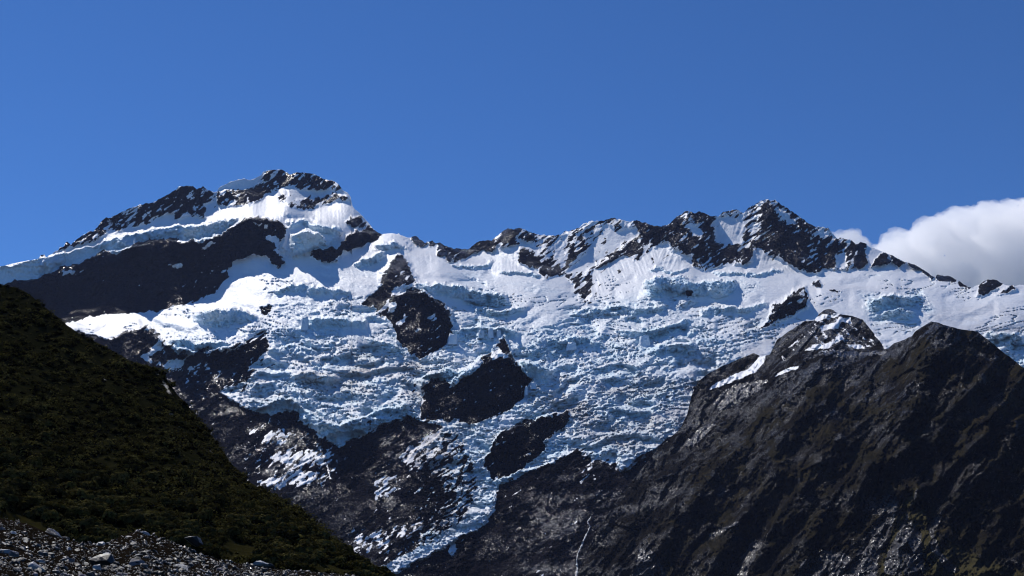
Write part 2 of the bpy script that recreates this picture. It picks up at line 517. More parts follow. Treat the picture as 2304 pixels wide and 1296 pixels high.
P_PYRAMID = [(633, 430), (655, 436), (676, 460), (678, 470), (650, 468), (632, 455), (622, 448)]
P_SHOULDER = [(778, 498), (788, 484), (815, 488), (832, 508), (800, 516)]
P_DARK_D = [(696, 577), (706, 564), (738, 554), (757, 560), (780, 535), (800, 517), (830, 511), (860, 526), (836, 545), (810, 560), (772, 563), (757, 590), (722, 585)]
P_RIDGE_F = [(924, 536), (934, 522), (960, 546), (955, 556), (940, 556)]
P_RIDGE_G = [(961, 540), (985, 540), (984, 550), (978, 557), (963, 553)]
P_RIDGE_H = [(980, 572), (985, 540), (1012, 550), (1050, 552), (1072, 536), (1105, 535), (1145, 503), (1168, 506), (1162, 545), (1146, 551), (1120, 550), (1105, 570), (1085, 565), (1060, 571), (1040, 586), (1010, 589), (1000, 578)]
P_RIDGE_M = [(1106, 535), (1143, 500), (1185, 508), (1240, 522), (1300, 500), (1376, 478), (1440, 487), (1505, 493), (1548, 462), (1600, 477), (1650, 462), (1735, 438), (1800, 475), (1860, 502), (1925, 540), (1955, 556), (1950, 575), (1925, 602), (1900, 612), (1870, 606), (1850, 602), (1820, 612), (1790, 602), (1760, 588), (1730, 578), (1700, 592), (1660, 592), (1630, 602), (1590, 612), (1560, 602), (1553, 577), (1530, 572), (1500, 562), (1470, 560), (1440, 588), (1400, 578), (1352, 592), (1342, 622), (1335, 645), (1322, 692), (1300, 662), (1290, 642), (1265, 622), (1222, 627), (1200, 602), (1165, 582), (1162, 552), (1130, 553)]
RIDGE_ROCK = [  # solid rock within the ridge
    [(1108, 545), (1143, 505), (1160, 512), (1150, 535), (1135, 548)],
    [(1168, 565), (1200, 560), (1215, 580), (1222, 605), (1195, 598), (1172, 585)],
    [(1212, 600), (1240, 590), (1262, 600), (1255, 622), (1222, 620)],
    [(1300, 590), (1318, 588), (1316, 608), (1305, 612)],
    [(1320, 605), (1350, 580), (1378, 560), (1395, 575), (1385, 592), (1350, 600), (1325, 622)],
    [(1400, 545), (1425, 540), (1450, 560), (1440, 580), (1410, 570)],
    [(1440, 498), (1505, 505), (1525, 490), (1550, 520), (1580, 535), (1612, 552), (1590, 565), (1552, 573), (1522, 560), (1505, 540), (1470, 545), (1440, 532)],
    [(1560, 480), (1600, 490), (1602, 520), (1612, 548), (1580, 530), (1565, 505)],
    [(1618, 560), (1660, 545), (1690, 560), (1705, 580), (1660, 592), (1625, 585)],
    [(1650, 515), (1690, 520), (1700, 545), (1672, 545), (1655, 530)],
    [(1686, 468), (1715, 455), (1738, 450), (1726, 470), (1712, 490), (1690, 485)],
    [(1720, 465), (1745, 495), (1780, 515), (1820, 535), (1832, 585), (1842, 610), (1800, 608), (1765, 585), (1742, 555), (1722, 525), (1712, 490)],
    [(1815, 530), (1885, 535), (1902, 560), (1878, 602), (1852, 602), (1838, 565)],
    [(1895, 538), (1925, 545), (1920, 560), (1900, 565)],
    [(1310, 648), (1345, 640), (1338, 668), (1318, 692)],
]
RIDGE_SNOW = [
    [(1612, 488), (1650, 482), (1675, 500), (1668, 545), (1640, 552), (1612, 540), (1604, 512)],
    [(1362, 503), (1385, 520), (1405, 515), (1432, 515), (1440, 535), (1405, 545), (1370, 578), (1345, 590), (1300, 622), (1280, 612), (1320, 565), (1340, 530)],
    [(1332, 605), (1380, 592), (1452, 582), (1482, 560), (1502, 540), (1522, 566), (1552, 602), (1472, 602), (1422, 626), (1352, 650), (1332, 662)],
    [(1165, 538), (1195, 545), (1215, 560), (1205, 572), (1175, 556)],
    [(1540, 500), (1575, 515), (1568, 525), (1545, 512)],
    [(1700, 555), (1730, 575), (1760, 590), (1700, 594), (1690, 580)],
    [(1880, 575), (1902, 570), (1905, 600), (1880, 604)],
    [(1745, 460), (1770, 480), (1795, 505), (1775, 500), (1750, 485)],
]
SMALL_ROCK = [
    [(1920, 585), (1932, 568), (1947, 562), (1950, 592), (1936, 606), (1925, 601)],
    [(1930, 556), (1934, 540), (1952, 546), (1949, 561)],
    [(1958, 602), (1965, 582), (1990, 568), (2002, 586), (1992, 596)],
    [(2003, 590), (2006, 572), (2036, 590), (2020, 598)],
    [(2042, 596), (2046, 585), (2072, 596), (2102, 620), (2098, 628), (2070, 610)],
    [(2104, 630), (2106, 610), (2152, 624), (2146, 634)],
    [(2156, 636), (2158, 626), (2186, 644), (2178, 652)],
    [(1543, 655), (1560, 652), (1562, 664), (1546, 668)],
    [(585, 690), (610, 687), (612, 702), (594, 706)],
]
P_OUT_1 = [(893, 572), (905, 575), (918, 600), (935, 625), (942, 636), (930, 645), (950, 652), (970, 665), (990, 675), (1003, 690), (1016, 705), (1018, 740), (1015, 770), (990, 785), (960, 800), (945, 808), (930, 800), (918, 785), (895, 770), (890, 745), (878, 728), (868, 710), (845, 715), (848, 695), (815, 688), (825, 670), (858, 640), (868, 610), (882, 590)]
P_OUT_2 = [(1130, 757), (1142, 775), (1150, 790), (1158, 810), (1170, 835), (1200, 855), (1188, 872), (1178, 895), (1150, 920), (1110, 938), (1070, 952), (1050, 955), (1020, 948), (950, 944), (942, 920), (946, 880), (962, 855), (985, 850), (1005, 860), (1018, 868), (1045, 845), (1080, 825), (1085, 800), (1112, 788), (1120, 770)]
P_OUT_3 = [(1100, 1020), (1130, 972), (1180, 945), (1240, 936), (1280, 916), (1286, 945), (1262, 970), (1225, 990), (1232, 1010), (1190, 1040), (1150, 1072), (1108, 1082), (1090, 1050)]
P_OUT_4 = [(1790, 650), (1808, 648), (1816, 662), (1820, 672), (1815, 690), (1800, 700), (1770, 712), (1748, 722), (1718, 740), (1728, 712), (1740, 692), (1765, 675), (1778, 660)]
P_OUT_5 = [(1825, 637), (1843, 628), (1855, 638), (1848, 646)]
P_OUT_6 = [(1866, 657), (1880, 651), (1897, 658), (1885, 660)]
P_OUT_7 = [(2199, 652), (2203, 644), (2222, 622), (2246, 622), (2256, 638), (2238, 650), (2215, 666), (2200, 664)]
P_OUT_8 = [(2243, 658), (2262, 648), (2280, 638), (2284, 650), (2262, 659)]
P_LOWER = [(-160, 750), (140, 738), (240, 762), (330, 730), (352, 745), (372, 770), (398, 792), (430, 800), (458, 778), (500, 790), (520, 783), (560, 760), (600, 742), (606, 788), (590, 800), (560, 810), (540, 830), (512, 845), (495, 880), (530, 910), (560, 920), (600, 935), (660, 922), (690, 962), (682, 985), (705, 1000), (760, 1006), (800, 985), (870, 948), (925, 935), (945, 945), (1000, 958), (962, 1000), (905, 1040), (942, 1085), (930, 1150), (960, 1182), (950, 1222), (900, 1252), (838, 1284), (852, 1300), (960, 1252), (1030, 1212), (1090, 1180), (1102, 1150), (1122, 1092), (1150, 1082), (1230, 1042), (1300, 1012), (1320, 1022), (1332, 1030), (1380, 1042), (1400, 1062), (1430, 1032), (1470, 1012), (1540, 962), (1556, 920), (1560, 870), (1640, 830), (1740, 800), (2000, 850), (2460, 900), (2460, 1380), (-160, 1380)]
LOWER_SNOW = [  # snow left on the lower rocks: outline, share of rock
    ([(322, 800), (335, 795), (355, 775), (365, 765), (362, 785), (335, 802), (345, 812), (330, 812)], 0.0),
    ([(360, 820), (400, 805), (420, 815), (390, 835)], 0.25),
    ([(400, 830), (440, 815), (470, 825), (440, 840)], 0.45),
    ([(590, 975), (640, 965), (660, 980), (640, 1000), (600, 1000)], 0.45),
    ([(600, 1025), (660, 1010), (720, 1010), (750, 1025), (740, 1045), (690, 1050), (620, 1040)], 0.42),
    ([(575, 1080), (600, 1065), (630, 1075), (640, 1055), (700, 1060), (740, 1075), (680, 1090), (640, 1100), (600, 1095)], 0.40),
    ([(840, 1070), (890, 1070), (900, 1090), (870, 1120), (845, 1130)], 0.5),
    ([(780, 1215), (850, 1190), (950, 1170), (960, 1190), (870, 1230), (800, 1250)], 0.52),
    ([(900, 1020), (960, 980), (1000, 960), (1000, 1000), (950, 1040), (900, 1040)], 0.42),
    ([(1010, 1240), (1025, 1200), (1020, 1250)], 0.2),
    ([(1300, 1050), (1330, 1045), (1345, 1080), (1310, 1110)], 0.62),
    ([(510, 870), (540, 855), (560, 880), (530, 895)], 0.3),
    ([(560, 830), (600, 790), (640, 800), (600, 850)], 0.2),
]
CLIFF_SNOW = [
    ([(375, 598), (400, 592), (415, 600), (400, 604)], 0.0), ([(392, 540), (420, 536), (424, 546), (398, 546)], 0.0),
    ([(140, 612), (168, 608), (168, 616), (145, 618)], 0.1), ([(455, 640), (480, 628), (470, 645), (430, 648)], 0.1),
    ([(450, 610), (500, 600), (510, 612), (460, 622)], 0.45), ([(455, 560), (475, 545), (485, 545), (465, 562)], 0.2),
    ([(600, 532), (612, 528), (638, 555), (632, 560), (618, 555)], 0.0), ([(570, 500), (590, 498), (610, 512), (590, 515)], 0.45),
    ([(400, 640), (470, 625), (500, 640), (440, 665)], 0.66), ([(612, 565), (625, 556), (640, 570), (622, 575)], 0.1),
]
OUT_SNOW = [
    ([(862, 695), (890, 650), (905, 635), (930, 640), (915, 655), (885, 665), (850, 712), (845, 712)], 0.0), ([(900, 600), (915, 615), (930, 640), (880, 640)], 0.5),
    ([(870, 690), (890, 678), (892, 692), (872, 700)], 0.1), ([(964, 713), (977, 710), (982, 718), (969, 721)], 0.25), ([(893, 727), (912, 706), (914, 710), (896, 735)], 0.1),
    ([(935, 770), (1000, 735), (1010, 745), (950, 790)], 0.62), ([(1105, 800), (1118, 780), (1128, 790), (1140, 800), (1115, 808)], 0.0),
    ([(1775, 684), (1815, 668), (1800, 680)], 0.1), ([(1795, 660), (1806, 653), (1806, 664)], 0.0), ([(2215, 640), (2222, 630), (2230, 636)], 0.3),
    ([(1733, 705), (1748, 690), (1740, 708)], 0.3),
]
# hanging ice fronts and ribs that stand out of the wall: outline, metres towards the valley, softness
BULGES = [
    ([(600, 478), (640, 478), (690, 500), (640, 510), (600, 490)], 25, 10),
    ([(630, 560), (640, 520), (650, 500), (720, 500), (770, 520), (762, 535), (725, 555), (690, 570), (660, 578)], 70, 8),
    ([(835, 560), (850, 530), (885, 523), (912, 535), (925, 556), (880, 560)], 45, 8),
    ([(865, 600), (893, 570), (912, 590), (940, 636), (900, 650), (862, 640)], 70, 12),
    ([(1112, 800), (1130, 752), (1148, 790), (1160, 815), (1090, 820)], 60, 6),
    ([(1200, 850), (1300, 840), (1500, 800), (1300, 900), (1180, 900)], 25, 20),
    ([(1455, 640), (1500, 620), (1560, 640), (1560, 680), (1480, 690), (1440, 670)], 40, 8),
    ([(1720, 738), (1740, 695), (1790, 650), (1812, 650), (1818, 690), (1770, 710)], 60, 8),
    ([(2195, 665), (2222, 625), (2250, 628), (2240, 650), (2205, 668)], 45, 6),
    ([(2240, 660), (2280, 638), (2286, 650), (2262, 660)], 30, 5),
    ([(1715, 455), (1738, 448), (1770, 500), (1820, 560), (1840, 610), (1770, 595), (1735, 555), (1712, 500)], 70, 15),
    ([(1510, 500), (1548, 478), (1590, 530), (1600, 560), (1550, 575), (1515, 560)], 60, 15),
    ([(1100, 545), (1143, 508), (1180, 560), (1250, 610), (1220, 625), (1165, 580)], 40, 15),
    ([(628, 470), (633, 430), (680, 465), (700, 490), (660, 490)], 60, 12),
    ([(340, 760), (400, 720), (520, 700), (600, 740), (560, 762), (520, 788), (440, 800), (400, 795)], 40, 10),
]
ICEFALL = [  # how broken the ice is: outline, amount, softness
    ([(520, 690), (600, 650), (700, 640), (850, 660), (900, 760), (950, 810), (1010, 720), (1050, 660), (1200, 660), (1300, 690), (1500, 660), (1720, 690), (1700, 760), (1640, 830), (1560, 890), (1540, 960), (1440, 1050), (1200, 1080), (1100, 1180), (840, 1300), (900, 1200), (960, 1000), (760, 1010), (560, 930), (490, 880), (560, 800), (600, 740)], 1.0, 30),
    ([(1050, 590), (1130, 575), (1160, 610), (1230, 640), (1290, 650), (1290, 700), (1100, 680), (1000, 650)], 0.7, 25),
    ([(640, 500), (780, 500), (770, 540), (690, 580), (640, 580)], 0.55, 15),
    ([(1445, 630), (1700, 625), (1710, 660), (1560, 690), (1440, 690)], 0.7, 15),
    ([(1940, 660), (2080, 660), (2100, 700), (2060, 750), (1960, 720)], 0.8, 15),
    ([(2230, 740), (2310, 740), (2310, 850), (2230, 790)], 1.0, 15),
    ([(330, 720), (420, 690), (600, 690), (620, 760), (520, 800), (400, 800)], 0.55, 20),
    ([(760, 560), (880, 560), (880, 640), (700, 650), (700, 600)], 0.45, 20),
]
FLUTED = [
    ([(505, 640), (560, 585), (598, 572), (615, 600), (600, 630), (520, 650)], 1.0), ([(1332, 605), (1450, 582), (1502, 545), (1552, 602), (1422, 626), (1332, 662)], 1.0),
    ([(1612, 488), (1650, 482), (1675, 500), (1668, 545), (1612, 540)], 1.0), ([(590, 490), (640, 440), (700, 440), (800, 470), (820, 520), (720, 505), (640, 512)], 0.8), ([(480, 470), (600, 450), (600, 480), (480, 500)], 0.7), ([(870, 530), (920, 540), (960, 600), (900, 640), (860, 570)], 0.5), ([(1040, 600), (1160, 560), (1200, 610), (1230, 620), (1120, 620)], 0.7),
    ([(1690, 555), (1760, 590), (1690, 610)], 0.8), ([(950, 560), (1000, 590), (990, 600), (940, 580)], 0.9),
]
P_DIRT = [([(850, 780), (1000, 820), (960, 900), (760, 880), (640, 900), (560, 850)], 0.8), ([(1200, 860), (1500, 830), (1700, 720), (1760, 740), (1640, 830), (1500, 980), (1400, 1040), (1180, 900)], 0.7), ([(900, 980), (1060, 950), (1075, 1100), (1000, 1200), (930, 1240)], 1.0), ([(2100, 720), (2320, 690), (2320, 790), (2200, 760)], 0.6), ([(500, 840), (640, 830), (640, 920), (500, 900)], 0.6)]

TPS_M = TPS(CTRL)
NC, NR, NB = 1400, 500, 7
gx = np.linspace(-140, 2444, NC)
SK = np.array(SKYLINE)
sk_y = np.interp(gx, SK[:, 0], SK[:, 1])
rough = np.interp(gx, [0, 85, 95, 480, 500, 760, 800, 860, 920, 930, 1950, 1990, 2300], [0.2, 0.2, 2.2, 2.2, 1.0, 1.4, 1.4, 0.4, 0.4, 2.6, 2.6, 1.2, 1.0])
sk_y = sk_y + rough * fbm(gx / 12.0, gx * 0 + 3.3, 91, 5, 0.72) * 2.4
tt = np.linspace(0, 1, NR) ** 1.05
X = np.repeat(gx[None, :], NR, 0)
Yp = sk_y[None, :] + tt[:, None] * (1345.0 - sk_y[None, :])

wx = X + 15.0 * fbm(X / 32, Yp / 32, 11, 5, 0.68)
wy = Yp + 12.0 * fbm(X / 32, Yp / 32, 12, 5, 0.68)
# share of rock
FR = np.zeros_like(X)


def paint(F, poly, val, soft, lo=None):
    sd = polysd(wx, wy, poly, 40.0)
    w = sstep(-soft, soft, sd)
    return F * (1 - w) + val * w


FR = paint(FR, P_LOWER, 0.84, 6)
FR = paint(FR, P_CLIFF, 0.87, 4)
FR = paint(FR, P_LEFT_RIDGE, 0.56, 9)
FR = paint(FR, P_SUMMIT, 0.60, 9)
FR = paint(FR, P_SUMMIT_B, 0.56, 9)
FR = paint(FR, P_PYRAMID, 0.45, 6)
FR = paint(FR, P_SHOULDER, 0.58, 8)
FR = paint(FR, P_DARK_D, 0.92, 4)
for p in (P_RIDGE_F, P_RIDGE_G): FR = paint(FR, p, 0.9, 3)
FR = paint(FR, P_RIDGE_H, 0.70, 5)
FR = paint(FR, P_RIDGE_M, 0.53, 8)
for p in RIDGE_ROCK: FR = paint(FR, p, 0.70, 10)
for p in RIDGE_SNOW: FR = paint(FR, p, 0.20, 10)
for p in SMALL_ROCK: FR = paint(FR, p, 0.92, 3)
OUTS = [P_OUT_1, P_OUT_2, P_OUT_3, P_OUT_4, P_OUT_5, P_OUT_6, P_OUT_7, P_OUT_8]
for p in OUTS: FR = paint(FR, p, 0.79, 5)
FR_SMOOTH = FR.copy()
for p, v in LOWER_SNOW + CLIFF_SNOW + OUT_SNOW: FR = paint(FR, p, v + 0.04, 6)
for p, v in (([(900, 1042), (985, 965), (1050, 985), (1030, 1060), (1000, 1110), (1030, 1150), (985, 1200), (930, 1235), (960, 1182), (928, 1150), (940, 1085)], 0.47), ([(985, 1205), (1010, 1190), (1000, 1225), (880, 1265)], 0.4), ([(690, 985), (860, 930), (930, 900), (900, 870), (960, 850), (945, 935), (870, 950), (800, 985)], 0.30),
             ([(1290, 1000), (1340, 1010), (1420, 1050), (1480, 1000), (1555, 940), (1540, 960), (1440, 1040), (1390, 1060), (1320, 1030)], 0.42), ([(330, 735), (420, 790), (520, 780), (600, 745), (600, 760), (520, 790), (400, 800)], 0.4),
             ([(560, 940), (660, 930), (770, 1010), (760, 1110), (640, 1115), (540, 1060)], 0.70), ([(780, 1170), (960, 1150), (950, 1240), (830, 1285), (770, 1260)], 0.72), ([(340, 790), (480, 800), (600, 800), (540, 880), (420, 880)], 0.74)):
    FR = paint(FR, p, v, 14)
FR = paint(FR, [(900, 1045), (955, 1005), (1010, 1000), (1058, 1012), (1074, 1060), (1080, 1095), (1072, 1130), (1055, 1160), (1008, 1196), (935, 1232), (952, 1185), (925, 1150), (938, 1085)], 0.50, 12)
FR = paint(FR, [(880, 1055), (945, 1045), (990, 1075), (1010, 1120), (985, 1165), (930, 1215), (860, 1230), (915, 1150)], 0.72, 14)
FR = paint(FR, [(1074, 1080), (1120, 1084), (1112, 1150), (1090, 1180), (1030, 1214), (960, 1252), (852, 1304), (834, 1286), (900, 1255), (985, 1215), (1050, 1180), (1078, 1140)], 0.12, 4)
for p, v in LOWER_SNOW: FR = paint(FR, p, v + 0.02, 8)
# dipping beds: ledges run from lower left to upper right
ca, sa = math.cos(math.radians(33)), math.sin(math.radians(33))
U = X * ca - Yp * sa
V = X * sa + Yp * ca
ledge = fbm(U / 33, V / 6.0, 21, 5, 0.68)
spot = fbm((X + 0.4 * Yp) / 13, Yp / 26, 22, 5, 0.66)
low_zone = sstep(740, 900, Yp)
spur0 = ridged((X + 0.55 * Yp) / 95, Yp / 210, 31, 3)
high = 1 - sstep(600, 700, Yp)
SNOW = (1 - FR) + 0.66 * ledge + (0.52 - 0.08 * high) * spot - 0.24 * high * (spur0 - 0.35)
SNOW = 0.5 + (SNOW - 0.5) * 2.2
SNOW = np.clip(SNOW, 0, 1)

ICE = np.zeros_like(X)
for p, v, s in ICEFALL:
    w = sstep(-s, s, polysd(wx, wy, p, 60)) * v
    ICE = np.maximum(ICE, w)
calm = fbm((X - 0.5 * Yp) / 150, (Yp + 0.15 * X) / 70, 47, 3, 0.5)
ICE = ICE * (0.45 + 0.55 * sstep(640, 770, Yp + 0.08 * (X - 1000)))
ICE = ICE * (0.30 + 0.70 * sstep(-0.18, 0.12, calm + 0.25 * sstep(700, 880, Yp)))
FLU = np.zeros_like(X)
for p, v in FLUTED:
    FLU = np.maximum(FLU, v * sstep(-8, 8, polysd(wx, wy, p, 30)))
DIRT = np.zeros_like(X)
for p, v in P_DIRT:
    DIRT = np.maximum(DIRT, v * sstep(-40, 40, polysd(wx, wy, p, 60)))

WET = 0.10 + 0.0 * X
for p in ([(560, 950), (680, 960), (760, 1010), (750, 1110), (640, 1110), (560, 1060)], [(835, 1060), (905, 1060), (910, 1130), (840, 1140)], [(770, 1180), (960, 1160), (960, 1240), (840, 1280), (790, 1270)], [(1230, 1060), (1440, 1030), (1380, 1160), (1320, 1300), (1180, 1300), (1160, 1200)],
          [(340, 800), (470, 800), (600, 860), (540, 960), (440, 930)], [(860, 960), (1000, 955), (900, 1050), (860, 1020)]):
    WET = np.maximum(WET, sstep(-25, 25, polysd(wx, wy, p, 60)))
# distance of the wall
D0 = on_grid(TPS_M, X, Yp)
slope = np.clip(-np.gradient(D0, axis=0) / np.gradient(Yp, axis=0), 0.3, 7.0)     # metres of distance per pixel row
D = D0.copy()
ice_w = 1 - sstep(0.35, 0.65, FR_SMOOTH)
zone = sstep(600, 660, Yp)
D -= zone * 42.0 * ice_w
for p, amt, s in BULGES:
    D -= amt * sstep(-s, s, polysd(wx, wy, p, 40))
# ice cliffs: a bench juts out and ends in a wall; upper and lower edge of each wall
WALLS = [
    ([(-160, 615), (0, 601), (83, 585), (190, 558), (245, 542), (300, 530), (340, 515), (400, 510), (450, 507), (540, 490)], [(-160, 655), (0, 640), (90, 628), (150, 597), (225, 566), (255, 572), (300, 550), (370, 534), (450, 546), (510, 517), (540, 500)]),
    ([(648, 537), (680, 523), (715, 529), (738, 548)], [(648, 565), (665, 577), (695, 568), (738, 553)]),
    ([(645, 501), (680, 498), (720, 506), (768, 516)], [(645, 514), (680, 510), (725, 528), (768, 535)]),
    ([(793, 596), (835, 578), (858, 566), (875, 566)], [(793, 601), (825, 602), (850, 591), (875, 571)]),
    ([(838, 555), (868, 548), (890, 545), (908, 556)], [(838, 559), (868, 560), (890, 558), (908, 562)]),
    ([(930, 640), (985, 640), (1030, 642), (1090, 660), (1150, 668)], [(930, 646), (985, 665), (1030, 672), (1090, 690), (1150, 688)]),
    ([(1010, 745), (1060, 738), (1130, 738), (1165, 747)], [(1010, 768), (1060, 756), (1130, 753), (1165, 772)]),
    ([(940, 856), (985, 836), (1010, 833), (1045, 838), (1078, 820)], [(940, 885), (985, 851), (1010, 866), (1045, 849), (1078, 827)]),
    ([(1160, 815), (1185, 812), (1215, 820), (1255, 843)], [(1160, 838), (1185, 853), (1215, 864), (1255, 851)]),
    ([(560, 903), (610, 905), (650, 896), (690, 922), (720, 945), (760, 958), (820, 938), (870, 920), (925, 908)], [(560, 920), (610, 936), (650, 925), (690, 963), (720, 1002), (760, 1006), (820, 976), (870, 948), (925, 935)]),
    ([(375, 768), (410, 762), (440, 775), (470, 768), (525, 772)], [(375, 783), (400, 797), (440, 799), (470, 783), (525, 786)]),
    ([(432, 712), (480, 696), (540, 699), (585, 715)], [(432, 722), (480, 737), (540, 727), (585, 724)]),
    ([(1940, 688), (1985, 668), (2030, 664), (2078, 672)], [(1940, 694), (1985, 702), (2030, 692), (2078, 680)]),
    ([(1978, 706), (2010, 698), (2040, 697), (2068, 706)], [(1978, 713), (2010, 719), (2040, 717), (2068, 711)]),
    ([(2210, 748), (2250, 750), (2310, 760)], [(2210, 755), (2250, 774), (2310, 782)]),
    ([(1445, 640), (1475, 622), (1505, 626), (1530, 624), (1570, 640), (1620, 630), (1660, 640)], [(1445, 664), (1475, 672), (1505, 658), (1530, 662), (1570, 666), (1620, 673), (1660, 654)]),
    ([(1280, 705), (1340, 695), (1400, 690), (1450, 695), (1505, 690)], [(1280, 711), (1340, 709), (1400, 706), (1450, 709), (1505, 699)]),
    ([(1572, 701), (1620, 692), (1680, 690), (1732, 682)], [(1572, 712), (1620, 704), (1680, 701), (1732, 689)]),
    ([(1465, 785), (1520, 775), (1565, 770)], [(1465, 798), (1520, 796), (1565, 800)]),
    ([(1385, 745), (1440, 750), (1500, 735), (1562, 718)], [(1385, 751), (1440, 766), (1500, 753), (1562, 727)]),
    ([(1455, 606), (1480, 604), (1510, 612), (1552, 603)], [(1455, 611), (1480, 610), (1510, 617), (1552, 608)]),
    ([(1600, 612), (1680, 616), (1765, 608)], [(1600, 617), (1680, 623), (1765, 614)]),
    ([(1010, 592), (1060, 600), (1112, 590)], [(1010, 596), (1060, 606), (1112, 596)]),
    ([(1120, 610), (1160, 612), (1218, 620)], [(1120, 617), (1160, 619), (1218, 626)]),
    ([(610, 655), (660, 640), (720, 648), (790, 655)], [(610, 664), (660, 655), (720, 665), (790, 663)]),
    ([(690, 720), (760, 715), (830, 725)], [(690, 742), (760, 733), (830, 740)]),
    ([(820, 760), (880, 775), (915, 790)], [(820, 778), (880, 795), (915, 798)]),
    ([(600, 785), (660, 775), (720, 790)], [(600, 800), (660, 795), (720, 803)]),
    ([(1050, 690), (1120, 700), (1180, 690)], [(1050, 698), (1120, 716), (1180, 700)]),
    ([(640, 850), (700, 838), (760, 850)], [(640, 862), (700, 862), (760, 866)]),
    ([(1230, 770), (1300, 760), (1370, 775)], [(1230, 778), (1300, 778), (1370, 786)]),
]
STEEP = [  # faces of the rock islands and cliffs that stand steeper than the wall
    ([(866, 705), (900, 662), (950, 654), (1000, 690), (1020, 708)], [(866, 735), (895, 775), (945, 808), (1000, 782), (1020, 762)], 0.5),
    ([(942, 858), (1010, 866), (1085, 804), (1130, 792), (1160, 815), (1200, 856)], [(942, 944), (1010, 948), (1085, 946), (1130, 930), (1160, 912), (1200, 864)], 0.5),
    ([(1088, 1040), (1130, 974), (1200, 946), (1288, 922)], [(1088, 1062), (1130, 1076), (1200, 1035), (1288, 948)], 0.5),
    ([(-160, 658), (0, 644), (90, 632), (150, 602), (225, 572), (300, 556), (370, 540), (395, 545)], [(-160, 740), (0, 725), (90, 716), (150, 712), (225, 706), (300, 700), (370, 690), (395, 686)], 0.22),
    ([(380, 545), (430, 547), (510, 522), (560, 492), (600, 492), (648, 514)], [(380, 690), (430, 680), (510, 620), (560, 577), (600, 573), (648, 585)], 0.4),
    ([(700, 566), (755, 560), (800, 518), (858, 528)], [(700, 578), (755, 588), (800, 560), (858, 532)], 0.6),
    ([(1715, 730), (1745, 692), (1790, 662), (1818, 675)], [(1715, 742), (1745, 724), (1790, 706), (1818, 688)], 0.6),
    ([(240, 768), (330, 735), (380, 780), (460, 795), (600, 760)], [(240, 830), (330, 820), (380, 850), (460, 850), (600, 800)], 0.5),
    ([(1120, 535), (1145, 516), (1230, 535), (1300, 520), (1330, 505)], [(1120, 550), (1145, 552), (1230, 600), (1300, 600), (1330, 560)], 0.3),
    ([(1440, 505), (1505, 510), (1548, 485), (1610, 495)], [(1440, 540), (1505, 550), (1548, 572), (1610, 560)], 0.45),
    ([(1712, 470), (1735, 460), (1800, 500), (1890, 545)], [(1712, 510), (1735, 555), (1800, 606), (1890, 590)], 0.4),
]
WALLMASK = np.zeros_like(X); WALLID = np.zeros(X.shape, int); wid = 0
for up, lo, k_ in [w + (1.2,) for w in WALLS] + STEEP:
    up = np.array(up, float); lo = np.array(lo, float)
    a, b = up[0, 0], up[-1, 0]
    ex = sstep(a - 2, a + 14, wx) * (1 - sstep(b - 14, b + 2, wx))
    if (ex > 0).sum() == 0: continue
    jit = 3.0 * fbm(X / 14, X * 0 + a, 71, 3, 0.6)
    yt = np.interp(wx, up[:, 0], up[:, 1]) + jit; yb = np.maximum(np.interp(wx, lo[:, 0], lo[:, 1]) + jit * 0.6, yt + 2)
    h = yb - yt
    t = wy - yt
    prof = np.where(t < 0, sstep(-5, 0, t), np.clip(1 - t / h, 0, 1))
    D -= ex * k_ * slope * h * prof
    wid += 1
    if k_ > 1:
        WALLMASK = np.maximum(WALLMASK, ex * (t > -1) * (t < h))
        WALLID[(ex > 0.3) & (t > -1) & (t < h)] = wid
# rock relief: spurs and gullies, then dipping beds
rk = sstep(0.25, 0.6, FR_SMOOTH)
upper = 1 - sstep(600, 700, Yp)
spur = ridged((X + 0.55 * Yp) / 95, Yp / 210, 31, 3)
D -= rk * upper * 34.0 * spur
low = sstep(700, 800, Yp)
rough_w = 0.45 + 0.75 * sstep(-0.2, 0.3, fbm(X / 120, Yp / 90, 39, 2))
D -= rk * low * 55.0 * fbm((X + 0.6 * Yp) / 120, (Yp - 0.5 * X) / 210, 36, 3)
D -= rk * rough_w * (24.0 * ridged(U / 95, V / 26, 33, 5, 0.55) + 10.0 * ridged(X / 24, Yp / 34, 35, 4, 0.6))
fc, fe = facets(U / 16, V / 7, 37, 1.6)
D -= rk * rough_w * 10.0 * fc
# snow: drifts and flutes
sn = 1 - rk
D -= sn * 10.0 * fbm(X / 90, Yp / 45, 41, 4, 0.5)
fl_x = X + 0.35 * (Yp - 600) * np.sign(X - 1480) * (X > 1300)
D -= FLU * 6.0 * ridged(fl_x / 8.0, Yp / 90, 43, 3)


# broken ice: steps of wall and bench, and tilted blocks
def steps(per, wall, warp, amt, seed, xs):
    ph = (Yp + 0.17 * (X - 1100) * sstep(1000, 1350, X)) / per + warp * fbm(X / xs, Yp / (per * 2.2), seed, 3, 0.5)
    fr = ph - np.floor(ph)
    s = np.clip((fr - wall) / (1 - wall), 0, 1)
    on = sstep(-0.12, 0.10, perlin(X / (xs * 0.75) + np.floor(ph) * 3.7, np.floor(ph) * 1.37 + 0.5, seed + 5))
    return -slope * per * (s - fr) * amt * on, on * (fr < wall)


